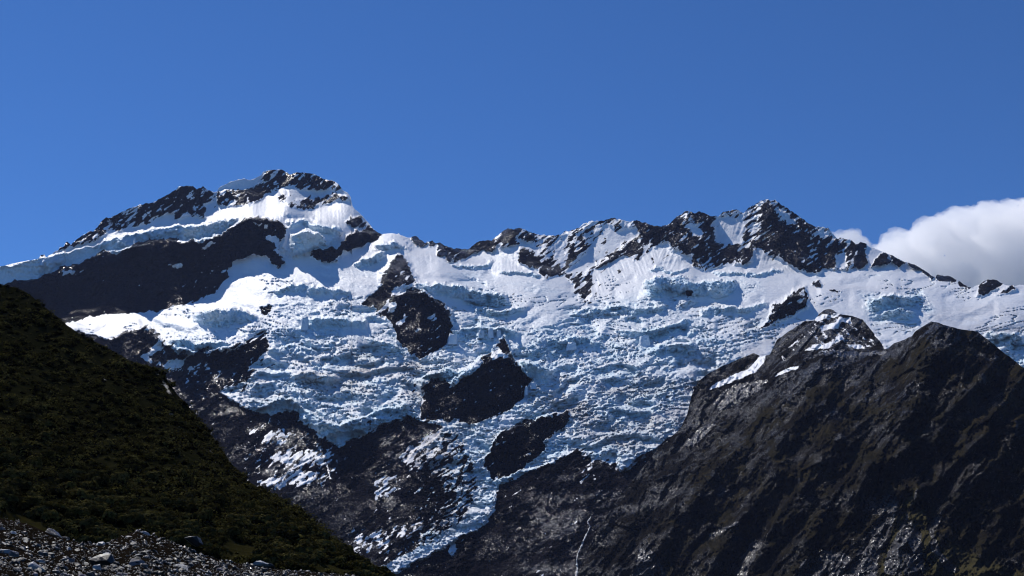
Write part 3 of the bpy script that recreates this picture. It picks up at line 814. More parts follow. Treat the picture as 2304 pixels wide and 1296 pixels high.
ice = ICE * ice_w
o1, w1 = steps(38.0, 0.42, 1.25, 1.05, 51, 120.0)
o2, w2 = steps(14.0, 0.42, 1.3, 0.9, 57, 60.0)
sparse = ice_w * sstep(650, 700, Yp) * 0.6
D += np.maximum(np.clip(1.35 * ice, 0, 1.1), 0.20 * ice_w * sstep(560, 600, Yp)) * o1
D += 0.9 * ice * o2
cx = X + 6 * fbm(X / 20, Yp / 20, 61, 3); cy = Yp + 5 * fbm(X / 20, Yp / 20, 62, 3)
f1, e1 = facets(cx / 34, (cy + 0.17 * (cx - 1100) * (cx > 1100)) / 13, 63, 1.8)
f2, e2 = facets(cx / 15, (cy + 0.17 * (cx - 1100) * (cx > 1100)) / 6.5, 67, 1.8)
fine = 0.55 + 0.45 * sstep(760, 950, Yp)
f3, e3 = facets(cx / 7.5 + 0.3 * cy / 6.5, cy / 4.0, 73, 2.0)
D -= ice * (9.0 * f1 + 13.5 * fine * f2 + 12.0 * f3)
# crevasses: long cracks across the flow
tilt = Yp + 0.17 * (X - 1100) * sstep(1000, 1350, X) + 5 * fbm(X / 50, Yp / 50, 75, 3)
cr1 = np.abs(perlin(X / 60, tilt / 10.0, 77)); cr2 = np.abs(perlin(X / 34, tilt / 6.0, 79))
crack = (1 - sstep(0.0, 0.07, cr1)) * sstep(0.0, 0.25, perlin(X / 130, Yp / 60, 81)) + 0.7 * (1 - sstep(0.0, 0.10, cr2)) * sstep(-0.1, 0.2, perlin(X / 90, Yp / 50, 83)) * np.clip(ice * 2, 0.0, 1)
D += crack * ice_w * sstep(600, 640, Yp) * 20.0
# wind drifts on the open snow
D -= sn * (1 - ice) * 4.5 * fbm((X + 0.8 * Yp) / 34, (Yp - 0.25 * X) / 12, 85, 4, 0.55)
BROKEN = np.clip(ice + 0.5 * WALLMASK + 0.12, 0, 1)
BLUE = np.clip(0.5 * crack + 0.75 * WALLMASK * ice_w + ice * (0.55 + 0.45 * np.clip(w1 + w2, 0, 1) + 0.5 * f1), 0, 1)
# the crest itself keeps its place
D = np.maximum(D, 2300)

PV = world_at(X.ravel(), Yp.ravel(), D.ravel()).reshape(NR, NC, 3)
# far side of the crest, out of sight
top = PV[0]
back = []
for k in range(NB, 0, -1):
    q = top.copy()
    q[:, 1] += 55.0 * k ** 1.25
    q[:, 2] -= 26.0 * k ** 1.45
    back.append(q)
foot = PV[-1].copy(); foot[:, 1] -= 120; foot[:, 2] = -70
ALLV = np.concatenate([np.stack(back), PV, foot[None]], 0)
pad = lambda A: np.concatenate([np.repeat(A[:1], NB, 0), A, A[-1:]], 0).ravel()
ATT = {'snow': pad(SNOW), 'ice': pad(BLUE), 'dirt': pad(DIRT), 'wet': pad(WET), 'broken': pad(BROKEN)}
nr_all = NR + NB + 1
FQ = grid_faces(nr_all, NC)
rr = FQ[:, 0] // NC; cc = FQ[:, 0] % NC
ri = np.clip(rr - NB, 0, NR - 1)
fx, fy = X[ri, cc], Yp[ri, cc]
ffr = FR_SMOOTH[ri, cc]
lab = np.full(len(FQ), 0)
ridge_line = np.interp(fx, [-160, 0, 100, 300, 450, 560, 640, 720, 780, 860, 920, 1000, 1100, 1170, 1290, 1330, 1480, 1700, 1900, 1960, 2060, 2190, 2460],
                       [600, 585, 580, 527, 505, 480, 470, 495, 520, 526, 555, 590, 575, 590, 650, 690, 605, 605, 612, 608, 612, 645, 655])
lab[:] = 1                                              # glacier ice and snowfields
lab[(fy < ridge_line) & (fx < 900)] = 2                 # summit massif
lab[(fy < ridge_line) & (fx >= 900)] = 3                # serrated ridge
lab[(ffr > 0.5) & (fy >= ridge_line) & (fy < 745) & (fx < 660)] = 4     # dark cliff
lab[(ffr > 0.5) & (fy >= 745) & (lab == 1)] = 5         # rock walls below the ice
lab[(ffr > 0.5) & (lab == 1) & (fx > 660) & (fx < 880) & (fy < 610)] = 2
lab[(ffr > 0.5) & (lab == 1) & (fx > 900) & (fy < 700)] = 3
for k, p in enumerate(OUTS):
    lab[(polysd(fx, fy, p, 10) > 0) & (ri >= 0) & (rr >= NB)] = 10 + k
NAMES = {
    1: ('glacier', 'broken blue white glacier and icefall pouring down between the mountains', 'glacier', 'structure'),
    2: ('mountain_peak', 'highest snow streaked rock summit above the dark left cliff', 'mountain', 'structure'),
    3: ('mountain_ridge', 'serrated rock and snow ridge along the skyline ending in a pointed peak', 'mountain', 'structure'),
    4: ('cliff', 'long dark cliff in shade under the hanging ice at the left', 'cliff', 'structure'),
    5: ('rock_slope', 'dark wet rock slabs with snow remnants below the glacier front', 'rock slope', 'structure'),
    10: ('rock_outcrop', 'tall dark rock island with a pointed snowy top in the middle of the icefall', 'rock outcrop', None),
    11: ('rock_outcrop', 'wide dark rock wall with a single horn on top, low in the icefall', 'rock outcrop', None),
    12: ('rock_outcrop', 'smooth dark oval rock face between the two lowest ice tongues', 'rock outcrop', None),
    13: ('rock_outcrop', 'slanting dark rock rib with a blue shadow on the right hand snowfield', 'rock outcrop', None),
    14: ('rock_outcrop', 'small dark rock tip on the snow just above the slanting rock rib', 'rock outcrop', None),
    15: ('rock_outcrop', 'tiny flat rock strip on the snow right of the small rock tip', 'rock outcrop', None),
    16: ('rock_outcrop', 'double leaning dark rock tooth on the skyline in front of the cloud', 'rock outcrop', None),
    17: ('rock_outcrop', 'low dark rock lump beside the leaning tooth near the right edge', 'rock outcrop', None),
}
VV = ALLV.reshape(-1, 3)
# parts: ice cliffs of the glacier, snow patches on the bare rock
part = np.where((rr >= NB) & (lab == 1), WALLID[ri, cc], 0)
pid = 100
for p, v in LOWER_SNOW + CLIFF_SNOW + OUT_SNOW:
    pid += 1
    inside = (polysd(wx[ri, cc], wy[ri, cc], p, 6) > 0) & (rr >= NB) & (lab != 1)
    if inside.sum() > 12:
        home = np.bincount(lab[inside]).argmax()
        part[inside & (lab == home)] = pid


def structure_with_parts(name, verts, faces, part_of, mat, attrs, names):
    main = sub_object(name, verts, faces[part_of == 0], mat, attrs)
    for q in np.unique(part_of):
        if q:
            f = faces[part_of == q]
            if len(f) > 12:
                c = sub_object(names(q)[0], verts, f, mat, attrs)
                c.parent = main
                if names(q)[1]: c['label'] = names(q)[1]
    return main


for k, (nm, lb, ct, kd) in NAMES.items():
    f = FQ[lab == k]
    if len(f):
        tag(structure_with_parts(nm, VV, f, part[lab == k], M_MTN, ATT, lambda q: ('ice_cliff', 'shaded blue wall of ice') if q < 100 else ('snow_patch', 'patch of old snow on dark rock')), lb, ct, None, kd)


def mountain_at(px, py):
    """distance of the built wall at a photo pixel"""
    c = int(np.clip(np.searchsorted(gx, px), 1, NC - 1))
    r = int(np.clip(np.searchsorted(Yp[:, c], py), 1, NR - 1))
    return D[r, c]


# ------------------------------------------------------------------ dark hill on the right
R_EDGE = [(1270, 1380), (1290, 1330), (1300, 1296), (1320, 1240), (1350, 1180), (1400, 1110), (1440, 1060), (1480, 1010), (1530, 965), (1547, 930), (1556, 890), (1570, 859), (1594, 840), (1627, 823), (1696, 794), (1712, 802), (1732, 798), (1748, 765), (1777, 744), (1794, 734), (1811, 722), (1830, 722), (1845, 705), (1857, 696), (1869, 695), (1890, 707), (1917, 711), (1941, 719), (1953, 734), (1974, 759), (1989, 782), (1997, 785), (2011, 773), (2032, 765), (2051, 757), (2059, 746), (2074, 736), (2095, 723), (2109, 725), (2120, 730), (2157, 740), (2199, 746), (2216, 759), (2234, 773), (2251, 788), (2272, 803), (2304, 829), (2460, 950)]
R_CTRL = [(1270, 1340, 2530), (1300, 1296, 2540), (1350, 1180, 2780), (1440, 1060, 3000), (1553, 930, 3280), (1565, 859, 3420), (1640, 820, 3460), (1740, 790, 3330), (1811, 722, 3350), (1869, 695, 3380), (1941, 719, 3200), (1995, 785, 2800), (2059, 746, 2520), (2100, 725, 2420), (2199, 746, 2380), (2304, 829, 2250), (2460, 950, 2100),
          (1850, 790, 2950), (1800, 850, 2850), (1900, 850, 2720), (1700, 900, 3050), (1650, 1000, 2820), (1560, 1050, 2850), (1500, 1150, 2660), (1450, 1296, 2420), (1600, 1296, 2330), (1700, 1150, 2480), (1800, 1000, 2550), (1900, 1000, 2400), (2000, 900, 2400), (2000, 1050, 2150), (1850, 1200, 2120), (1800, 1320, 2050), (2100, 850, 2250), (2200, 900, 2150), (2200, 1050, 2000), (2100, 1150, 1960), (2000, 1320, 1750), (2200, 1320, 1650), (2304, 1000, 1960), (2304, 1150, 1800), (2304, 1320, 1600), (2460, 1320, 1500)]
TPS_R = TPS(R_CTRL)
nc, nr = 640, 360
hx = np.linspace(1275, 2456, nc)
RE = np.array(R_EDGE)
e_y = np.interp(hx, RE[:, 0], RE[:, 1]) + 2.2 * fbm(hx / 12, hx * 0, 101, 4, 0.6)
HX = np.repeat(hx[None], nr, 0)
HY = np.maximum(np.linspace(685, 1388, nr)[:, None], e_y[None] + 0.03 * np.arange(nr)[:, None])
hwx = HX + 6 * fbm(HX / 25, HY / 25, 111, 4, 0.6); hwy = HY + 6 * fbm(HX / 25, HY / 25, 112, 4, 0.6)
HD = on_grid(TPS_R, HX, HY)
ru = HX * 0.66 - HY * -0.75      # across the ribs
rib_u = (HX * 0.76 + HY * 0.65); rib_v = (HX * -0.65 + HY * 0.76)
right_w = sstep(1500, 1800, HX + 0.35 * (HY - 1000))
HD -= (0.35 + 0.65 * right_w) * 60.0 * ridged(rib_u / 120, rib_v / 230, 113, 3, 0.5)
HD -= 34.0 * ridged(rib_u / 46, rib_v / 95, 115, 4, 0.55)
HD -= 12.0 * ridged(HX / 18, HY / 16, 117, 4, 0.6)
RIBS = [  # crests of the spurs, metres towards the camera, width in pixels
    ([(1891, 987), (1837, 1041), (1805, 1100), (1770, 1180)], 65, 48), ([(1891, 987), (1936, 1027), (1950, 1070)], 40, 30), ([(1760, 1059), (1704, 1115), (1640, 1200), (1600, 1280)], 60, 45), ([(1760, 1059), (1800, 1083), (1815, 1120)], 35, 25),
    ([(2038, 1010), (1958, 1049), (1939, 1085), (1915, 1150)], 55, 40), ([(2251, 955), (2185, 1003), (2104, 1086), (2062, 1105)], 60, 42), ([(2290, 970), (2265, 995), (2225, 1043), (2142, 1131), (2120, 1150)], 55, 40), ([(1864, 1105), (1824, 1190), (1808, 1238), (1780, 1300)], 50, 36),
    ([(1768, 1137), (1744, 1174), (1704, 1249), (1680, 1300)], 45, 34), ([(1832, 896), (1795, 943), (1745, 1010), (1690, 1060)], 60, 45), ([(1832, 896), (1866, 940), (1875, 975)], 40, 30), ([(2076, 912), (2030, 945), (1999, 985)], 50, 36), ([(2120, 735), (2080, 800), (2040, 880), (2000, 930)], 50, 50),
    ([(2221, 831), (2180, 880), (2130, 930), (2095, 990)], 50, 40), ([(2301, 847), (2270, 890), (2235, 930)], 45, 36), ([(1560, 1120), (1510, 1180), (1460, 1260)], 40, 40), ([(1660, 1010), (1600, 1070), (1540, 1140)], 40, 40),
]
for pts, amt, wd in RIBS:
    d = linesd(hwx, hwy, pts)
    HD -= 1.6 * amt * np.maximum(0, 1 - d / wd)
HD -= 12.0 * fbm(rib_u / 13, rib_v / 80, 123, 3, 0.6)
fr_, fe_ = facets(rib_u / 9, rib_v / 22, 119, 1.6)
HD -= 10.0 * fr_
fr2, _ = facets(rib_u / 24, rib_v / 52, 125, 1.8)
fr3, _ = facets(HX / 8, HY / 8, 127, 1.8)
HD -= 30.0 * fr2 + 8.0 * fr3
edge_in = np.minimum(1, (HY - e_y[None]) / 14.0)
wall_d = on_grid(TPS_M, HX, HY)
touch = (HX < 1990)
HD = np.where(touch, np.minimum(HD, wall_d - 110), HD)
GR = 0.50 * sstep(1480, 1640, HX + 0.5 * (HY - 1000)) * sstep(780, 860, HY + 0.4 * (HX - 1900)) + 0.45 * fbm(HX / 50, HY / 50, 121, 5, 0.6)
SCREE = np.zeros_like(HX); HSN = np.zeros_like(HX)
FANS = [[(1985, 1296), (1990, 1250), (2040, 1150), (2062, 1098), (2072, 1100), (2045, 1160), (2030, 1296)], [(1900, 1296), (1950, 1200), (2000, 1130), (2030, 1110), (2010, 1180), (1980, 1250), (1975, 1310)], [(2030, 1296), (2030, 1200), (2050, 1160), (2075, 1200), (2085, 1310)],
        [(2085, 1180), (2125, 1140), (2130, 1150), (2105, 1200), (2120, 1240), (2165, 1290), (2130, 1290), (2095, 1240)], [(1790, 1310), (1800, 1260), (1850, 1235), (1900, 1240), (1930, 1270), (1920, 1310)], [(1820, 800), (1880, 785), (1960, 790), (2000, 785), (1990, 800), (1900, 806)],
        [(1590, 900), (1660, 860), (1740, 850), (1700, 890), (1620, 930)], [(1530, 1000), (1590, 950), (1620, 950), (1560, 1010)], [(1590, 1200), (1660, 1170), (1670, 1180), (1600, 1215)], [(1940, 1120), (2010, 1110), (2000, 1160), (1945, 1165)], [(1620, 1300), (1700, 1210), (1720, 1215), (1680, 1300)], [(1420, 1296), (1440, 1230), (1480, 1240), (1500, 1300)]]
for p in FANS: SCREE = np.maximum(SCREE, 0.72 * sstep(-9, 9, polysd(hwx, hwy, p, 20)))
def zk(q): return [(1604 + a / 3.24, 600 + b / 3.24) for a, b in q]
HILL_SNOW = [zk(q) for q in (
    [(775, 435), (830, 430), (880, 410), (930, 370), (1000, 362), (1012, 412), (950, 402), (920, 412), (915, 452), (850, 462), (790, 472)], [(540, 595), (640, 522), (605, 565)], [(655, 615), (740, 570), (890, 545), (895, 508), (940, 498), (955, 520), (890, 562), (830, 594), (740, 603)],
    [(960, 568), (1060, 564), (1120, 592), (1050, 598)], [(400, 622), (362, 704), (305, 772), (200, 816), (80, 866), (-30, 900), (-20, 880), (120, 796), (245, 755), (322, 686), (352, 620)], [(440, 805), (520, 748), (622, 722), (622, 742), (540, 775)], [(730, 378), (800, 346), (925, 346), (905, 368), (830, 374), (760, 404)],
    [(1145, 450), (1200, 478), (1250, 545), (1300, 575), (1250, 604), (1235, 570), (1190, 512)], [(500, 655), (525, 660), (530, 690), (515, 685)])]
for p in HILL_SNOW: HSN = np.maximum(HSN, sstep(-3, 3, polysd(hwx - 3 * fbm(HX / 25, HY / 25, 111, 4, 0.6), hwy, p, 20)))
OLIVE = [[(2035, 1120), (2062, 1100), (2100, 1180), (2130, 1240), (2200, 1296), (2200, 1320), (1975, 1320), (1985, 1250)], [(2120, 1210), (2200, 1250), (2304, 1290), (2304, 1320), (2150, 1320)]]
OL = np.zeros_like(HX)
for p in OLIVE: OL = np.maximum(OL, sstep(-8, 8, polysd(hwx, hwy, p, 20)))
knob = sstep(-8, 8, polysd(hwx, hwy, [(1800, 745), (1830, 722), (1862, 698), (1915, 712), (1955, 745), (1985, 785), (1900, 795), (1840, 800), (1770, 795)], 30))
HSN = np.maximum(HSN * 0.95, knob * (0.36 + 0.45 * fbm(rib_u / 22, rib_v / 9, 129, 4, 0.6)))
GR = np.maximum(GR, OL) * (1 - HSN)
HP = world_at(HX.ravel(), HY.ravel(), HD.ravel()).reshape(nr, nc, 3)
bk = []
for k in range(6, 0, -1):
    q = HP[0].copy(); q[:, 1] += 40.0 * k ** 1.3; q[:, 2] -= 34.0 * k ** 1.3; bk.append(q)
ft = HP[-1].copy(); ft[:, 1] -= 60; ft[:, 2] = -70
HV = np.concatenate([np.stack(bk), HP, ft[None]], 0).reshape(-1, 3)
hp = lambda A: np.concatenate([np.repeat(A[:1], 6, 0), A, A[-1:]], 0).ravel()
HF = grid_faces(nr + 7, nc)
hr = np.clip(HF[:, 0] // nc - 6, 0, nr - 1); hc = HF[:, 0] % nc; hreal = HF[:, 0] // nc >= 6
hpart = np.zeros(len(HF), int)
for k, p in enumerate(OLIVE): hpart[(polysd(hwx[hr, hc], hwy[hr, hc], p, 6) > 0) & hreal] = 200 + k
for k, p in enumerate(FANS): hpart[(polysd(hwx[hr, hc], hwy[hr, hc], p, 6) > 0) & hreal] = 100 + k
for k, p in enumerate(HILL_SNOW): hpart[(polysd(hwx[hr, hc], hwy[hr, hc], p, 6) > 0) & hreal] = 1 + k
o = structure_with_parts('hill', HV, HF, hpart, M_HILL, {'grass': hp(GR), 'olive': hp(OL), 'scree': hp(SCREE), 'snow': hp(HSN)},
                         lambda q: ('snow_patch', 'patch of old snow on dark rock') if q < 100 else ('scree_fan', 'grey tongue of loose stones') if q < 200 else ('grass_patch', 'dull olive grass between the scree fans'))
tag(o, 'dark craggy hill with gullies, scree fans and snow patches at the right', 'hill', None, 'structure')

# ------------------------------------------------------------------ bushy hillside on the left
L_EDGE = [(-260, 560), (-100, 610), (0, 640), (30, 645), (60, 658), (120, 706), (170, 746), (230, 776), (300, 815), (345, 825), (365, 838), (400, 890), (440, 932), (480, 985), (520, 1042), (560, 1085), (620, 1118), (680, 1148), (720, 1190), (760, 1232), (800, 1266), (850, 1296), (960, 1360)]
L_CTRL = [(-250, 565, 560), (0, 640, 540), (120, 706, 520), (230, 776, 500), (345, 825, 480), (400, 890, 455), (480, 985, 420), (560, 1085, 385), (680, 1148, 345), (760, 1232, 310), (850, 1296, 280), (960, 1360, 260), (0, 760, 440), (0, 900, 340), (0, 1050, 245), (0, 1170, 180), (-250, 1100, 190), (-250, 800, 380), (200, 900, 405), (200, 1050, 300), (200, 1200, 200), (400, 1050, 345), (400, 1230, 205), (560, 1200, 275), (600, 1290, 205), (0, 1330, 140), (300, 1370, 140), (600, 1390, 150), (960, 1400, 170)]
TPS_L = TPS([(a, b, d if d < 180 else 180 + (d - 180) * 0.62) for a, b, d in L_CTRL])
nc, nr = 330, 250
lx = np.linspace(-240, 955, nc)
LE = np.array(L_EDGE)
le_y = np.interp(lx, LE[:, 0], LE[:, 1]) + 3.0 * fbm(lx / 16, lx * 0, 131, 4, 0.6)
LX = np.repeat(lx[None], nr, 0)
LY = le_y[None] + np.linspace(0, 1, nr)[:, None] * np.maximum(20, 1400 - le_y[None])


def hillside_d(x, y):
    d = TPS_L(x, y)
    d = d - 9.0 * fbm((x + y) / 130, (x - y) / 260, 133, 3)
    fold = np.interp(x, [-250, 60, 150, 250, 330, 430, 520, 620, 760], [500, 660, 765, 880, 965, 1045, 1110, 1180, 1280])
    d = d + 16.0 * sstep(0, 60, fold - y) - 5.0 * np.exp(-((fold - y) / 30.0) ** 2)
    return d - 1.6 * fbm(x / 20, y / 20, 135, 3)


LD = hillside_d(LX, LY)
LROCK = np.zeros_like(LX); LGR = np.zeros_like(LX)
for p in ([(370, 920), (395, 930), (410, 965), (390, 960)], [(220, 845), (245, 850), (240, 862), (225, 858)], [(345, 835), (365, 842), (400, 900), (380, 895)], [(455, 1005), (490, 1010), (505, 1050), (480, 1045)], [(430, 985), (450, 1000), (445, 1010)]):
    LROCK = np.maximum(LROCK, 0.55 * sstep(-8, 8, polysd(LX, LY, p, 20)))
GRASSY = [[(0, 1150), (30, 1140), (60, 1150), (105, 1180), (115, 1210), (60, 1195), (0, 1175)], [(485, 1225), (560, 1215), (600, 1250), (540, 1265), (490, 1250)], [(680, 1250), (760, 1270), (840, 1300), (700, 1300)], [(165, 835), (185, 845), (185, 870), (170, 860)]]
for p in GRASSY: LGR = np.maximum(LGR, sstep(-8, 8, polysd(LX, LY, p, 20)))
LP = world_at(LX.ravel(), LY.ravel(), LD.ravel()).reshape(nr, nc, 3)
bk = []
for k in range(5, 0, -1):
    q = LP[0].copy(); q[:, 1] += 12.0 * k ** 1.3; q[:, 2] -= 7.0 * k ** 1.3; q[:, 0] -= 3 * k; bk.append(q)
ft = LP[-1].copy(); ft[:, 2] -= 12
LV = np.concatenate([np.stack(bk), LP, ft[None]], 0).reshape(-1, 3)
lp = lambda A: np.concatenate([np.repeat(A[:1], 5, 0), A, A[-1:]], 0).ravel()
LF = grid_faces(nr + 6, nc)
lr_ = np.clip(LF[:, 0] // nc - 5, 0, nr - 1); lc_ = LF[:, 0] % nc
lpart = np.zeros(len(LF), int)
for k, p in enumerate(GRASSY): lpart[(polysd(LX[lr_, lc_], LY[lr_, lc_], p, 6) > 0) & (LF[:, 0] // nc >= 5)] = 1 + k
o = structure_with_parts('hillside', LV, LF, lpart, M_TURF, {'rock': lp(LROCK), 'grass': lp(LGR)}, lambda q: ('grass_patch', 'olive grass clearing between the shrubs'))
tag(o, 'steep dark green hillside covered in shrubs at the left', 'hillside', None, 'structure')

# ------------------------------------------------------------------ scree bank at the lower left
S_EDGE = [(-260, 1150), (0, 1166), (60, 1178), (120, 1204), (180, 1222), (230, 1228), (270, 1208), (310, 1193), (350, 1206), (400, 1225), (430, 1240), (500, 1262), (560, 1272), (640, 1282), (760, 1292), (860, 1308), (960, 1330)]
nc, nr = 260, 60
sx = np.linspace(-240, 955, nc)
SE = np.array(S_EDGE)
se_y = np.interp(sx, SE[:, 0], SE[:, 1])
SX = np.repeat(sx[None], nr, 0)
SY = se_y[None] + np.linspace(0, 1, nr)[:, None] * (1440 - se_y[None])


def scree_d(x, y):
    top = np.interp(x, SE[:, 0], SE[:, 1])
    far = np.interp(x, [-240, 0, 300, 600, 955], [165, 165, 172, 185, 200])
    t = np.clip((y - top) / (1440 - top), 0, 1)
    return far - (far - 78.0) * t ** 0.8 - 1.2 * fbm(x / 45, y / 20, 141, 4)


SD = scree_d(SX, SY)
SPt = world_at(SX.ravel(), SY.ravel(), SD.ravel()).reshape(nr, nc, 3)
bk = []
for k in range(3, 0, -1):
    q = SPt[0].copy(); q[:, 1] += 3.0 * k ** 1.3; q[:, 2] -= 2.2 * k ** 1.3; bk.append(q)
ft = SPt[-1].copy(); ft[:, 1] -= 4; ft[:, 2] = -12
SV = np.concatenate([np.stack(bk), SPt, ft[None]], 0).reshape(-1, 3)


def mat_scree_soil():
    t = NT('scree_soil')
    n = t.noise(0.5, 8, 0.7)
    c = t.ramp(n, [(0.3, (0.004, 0.0035, 0.003)), (0.55, (0.012, 0.009, 0.006)), (0.75, (0.024, 0.019, 0.015))])
    return t.out(t.bsdf(c, 0.9, 0.0, t.bump(t.noise(2.0, 6, 0.7), 0.4, 1.0)))


o = raw_object('scree_bank', SV, grid_faces(nr + 4, nc), mat_scree_soil())
tag(o, 'stony bank of scree at the foot of the left hillside', 'scree', None, 'structure')

# ------------------------------------------------------------------ valley floor
rad = np.concatenate([[0.5], np.geomspace(4, 6500, 60)])
ang = np.linspace(0, 2 * np.pi, 97)
RR, AA = np.meshgrid(rad, ang, indexing='ij')
gz = -1.7 - 13.0 * sstep(6, 70, RR) - 51.0 * sstep(200, 1200, RR)
GV = np.stack([RR * np.cos(AA), RR * np.sin(AA), gz + 0.25 * fbm(RR * np.cos(AA) / 5, RR * np.sin(AA) / 5, 151, 3)], -1).reshape(-1, 3)
o = raw_object('ground', GV, grid_faces(len(rad), len(ang)), M_GROUND)
tag(o, 'gravel valley floor below the mountains', 'ground', None, 'structure')

# ------------------------------------------------------------------ shrubs
M_BUSH = [mat_foliage('shrub_leaves_dark', (0.012, 0.013, 0.005), (0.030, 0.029, 0.012)), mat_foliage('shrub_leaves_olive', (0.016, 0.016, 0.007), (0.042, 0.037, 0.015))]


def bush_geometry(seed, leaves):
    """a dome of leaf tufts round a few lobes, radius about 1"""
    r = np.random.default_rng(seed)
    nl = 4 + seed % 3
    lob = np.stack([r.normal(0, .38, nl), r.normal(0, .38, nl), r.uniform(.25, .75, nl)], -1)
    lr = r.uniform(.38, .62, nl)
    v, f = [], []
    for k in range(leaves):
        i = r.integers(nl)
        d = r.normal(size=3); d /= np.linalg.norm(d)
        if d[2] < -0.35: d[2] *= -1
        c = lob[i] + d * lr[i] * r.uniform(.75, 1.08)
        a = np.cross(d, r.normal(size=3)); a /= np.linalg.norm(a) + 1e-9
        b = np.cross(d, a) + d * r.uniform(-.22, .22)
        s = r.uniform(.09, .19)
        n = len(v)
        v += [c - a * s, c + b * s * .8, c + a * s, c - b * s * .8 + d * s * .4]
        f.append((n, n + 1, n + 2, n + 3))
    return np.array(v), np.array(f)


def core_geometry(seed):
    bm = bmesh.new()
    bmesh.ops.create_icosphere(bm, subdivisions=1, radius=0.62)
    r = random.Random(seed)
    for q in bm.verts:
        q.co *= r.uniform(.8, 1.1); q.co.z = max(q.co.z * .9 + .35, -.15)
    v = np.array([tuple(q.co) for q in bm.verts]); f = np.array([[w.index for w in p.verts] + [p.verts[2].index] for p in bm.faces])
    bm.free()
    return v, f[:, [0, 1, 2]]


def in_any(px, py, polys):
    a = np.array([px]); b = np.array([py])
    return any(polysd(a, b, p, 5)[0] > 0 for p in polys)


spots = []
tries = 0
NB_BUSH = 8200
cand_x = rng.uniform(-120, 900, 44000); cand_u = rng.uniform(0, 1, 44000)
cand_top = np.interp(cand_x, LE[:, 0], LE[:, 1])
cand_bot = np.interp(cand_x, SE[:, 0], SE[:, 1]) + 6
cand_y = cand_top + cand_u * (1310 - cand_top)
ok = (cand_y < cand_bot) & (cand_y > cand_top + 1)
grass_sd = np.max([polysd(cand_x, cand_y, p, 10) for p in GRASSY], 0)
rock_sd = np.interp(0, [0, 1], [0, 0])
ok &= (grass_sd < 2) | (rng.uniform(size=44000) < 0.04)
cand_x, cand_y = cand_x[ok], cand_y[ok]
cand_d = hillside_d(cand_x, cand_y)
cand_s = 0.6 + 2.0 * rng.uniform(size=len(cand_x)) ** 2.6
keep_p = np.full(len(cand_d), 0.75)
cand_s *= np.clip(0.85 + (cand_d - 200) / 900, .85, 1.3)
keep_p = keep_p * np.clip(0.65 + 1.6 * fbm(cand_x / 45, cand_y / 32, 137, 3), 0.12, 1.0)
sel = np.nonzero(rng.uniform(size=len(cand_x)) < keep_p)[0][:NB_BUSH]
cand_x, cand_y, cand_d, cand_s = cand_x[sel], cand_y[sel], cand_d[sel], cand_s[sel]
size_px = cand_s / cand_d
order = np.argsort(-size_px)
pos = world_at(cand_x, cand_y, cand_d)
bush_meshes = []
for k in range(8):
    v, f = bush_geometry(200 + k, 330)
    cv, cf = core_geometry(k)
    n = len(v)
    allv = np.concatenate([v, cv]); tri = np.concatenate([f[:, [0, 1, 2]], f[:, [0, 2, 3]], cf + n])
    tn = np.concatenate([np.repeat(np.random.default_rng(k).uniform(.6, 2.2, n // 4), 4) * (0.6 + 0.35 * (k % 3)), np.full(len(cv), .12)])  # core toned very dark: shade inside the shrub put into its colour
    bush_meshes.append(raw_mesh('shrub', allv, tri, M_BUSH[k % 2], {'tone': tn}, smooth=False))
for k, i in enumerate(order[:300]):
    o = bpy.data.objects.new('shrub', bush_meshes[k % 8])
    sc.collection.objects.link(o)
    s = cand_s[i]
    o.location = pos[i] - np.array([0, 0, .15 * s])
    o.rotation_euler = (rng.normal(0, .1), rng.normal(0, .1), rng.uniform(0, 6.28))
    o.scale = (s * rng.uniform(.9, 1.25), s * rng.uniform(.9, 1.25), s * rng.uniform(.75, 1.1))
    tag(o, 'rounded dark green shrub among its neighbours on the left hillside', 'shrub', 'shrubs on the left hillside')
OCT_V = np.array([(.55, 0, .3), (0, .55, .3), (-.55, 0, .3), (0, -.55, .3), (0, 0, .8), (0, 0, -.1)])
OCT_F = np.array([(0, 1, 4, 4), (1, 2, 4, 4), (2, 3, 4, 4), (3, 0, 4, 4), (1, 0, 5, 5), (2, 1, 5, 5), (3, 2, 5, 5), (0, 3, 5, 5)])
small = []
for k in range(6):
    v, f = bush_geometry(300 + k, 42)
    tri = np.concatenate([f[:, [0, 1, 2]], f[:, [0, 2, 3]], OCT_F[:, :3] + len(v)])
    tn = np.concatenate([np.repeat(np.random.default_rng(50 + k).uniform(.6, 2.0, len(v) // 4), 4), np.full(6, .12)])  # inner octahedron coloured dark to paint the shade behind the leaves
    small.append((np.concatenate([v, OCT_V]), tri, tn))
acc_v, acc_f, acc_t, off = [], [], [], 0
for k, i in enumerate(order[300:]):
    v, f, tn = small[k % 6]
    a = rng.uniform(0, 6.28); s = cand_s[i]
    c_, s_ = math.cos(a), math.sin(a)
    w = np.stack([v[:, 0] * c_ - v[:, 1] * s_, v[:, 0] * s_ + v[:, 1] * c_, v[:, 2] * rng.uniform(.7, 1.05)], -1) * s * np.array([1.1, 1.1, 1]) + pos[i] - np.array([0, 0, .2 * s])
    acc_v.append(w); acc_f.append(f + off); off += len(v)
    acc_t.append(tn * rng.choice([.4, .6, .9, 1.2, 1.6]))
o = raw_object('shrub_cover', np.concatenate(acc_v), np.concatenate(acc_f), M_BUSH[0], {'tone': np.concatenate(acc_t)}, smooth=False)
tag(o, 'dense low shrubs covering the rest of the left hillside', 'shrubs', None, 'stuff')

# ------------------------------------------------------------------ boulders and stones on the scree bank
M_STONE = [mat_stone('grey_stone', (0.115, 0.103, 0.09), 0.25, 0.24), mat_stone('dark_stone', (0.022, 0.020, 0.018), 0.4, 0.42), mat_stone('pale_stone', (0.42, 0.41, 0.40), 0.6), mat_stone('purple_stone', (0.22, 0.185, 0.205), 0.7, 0.5)]


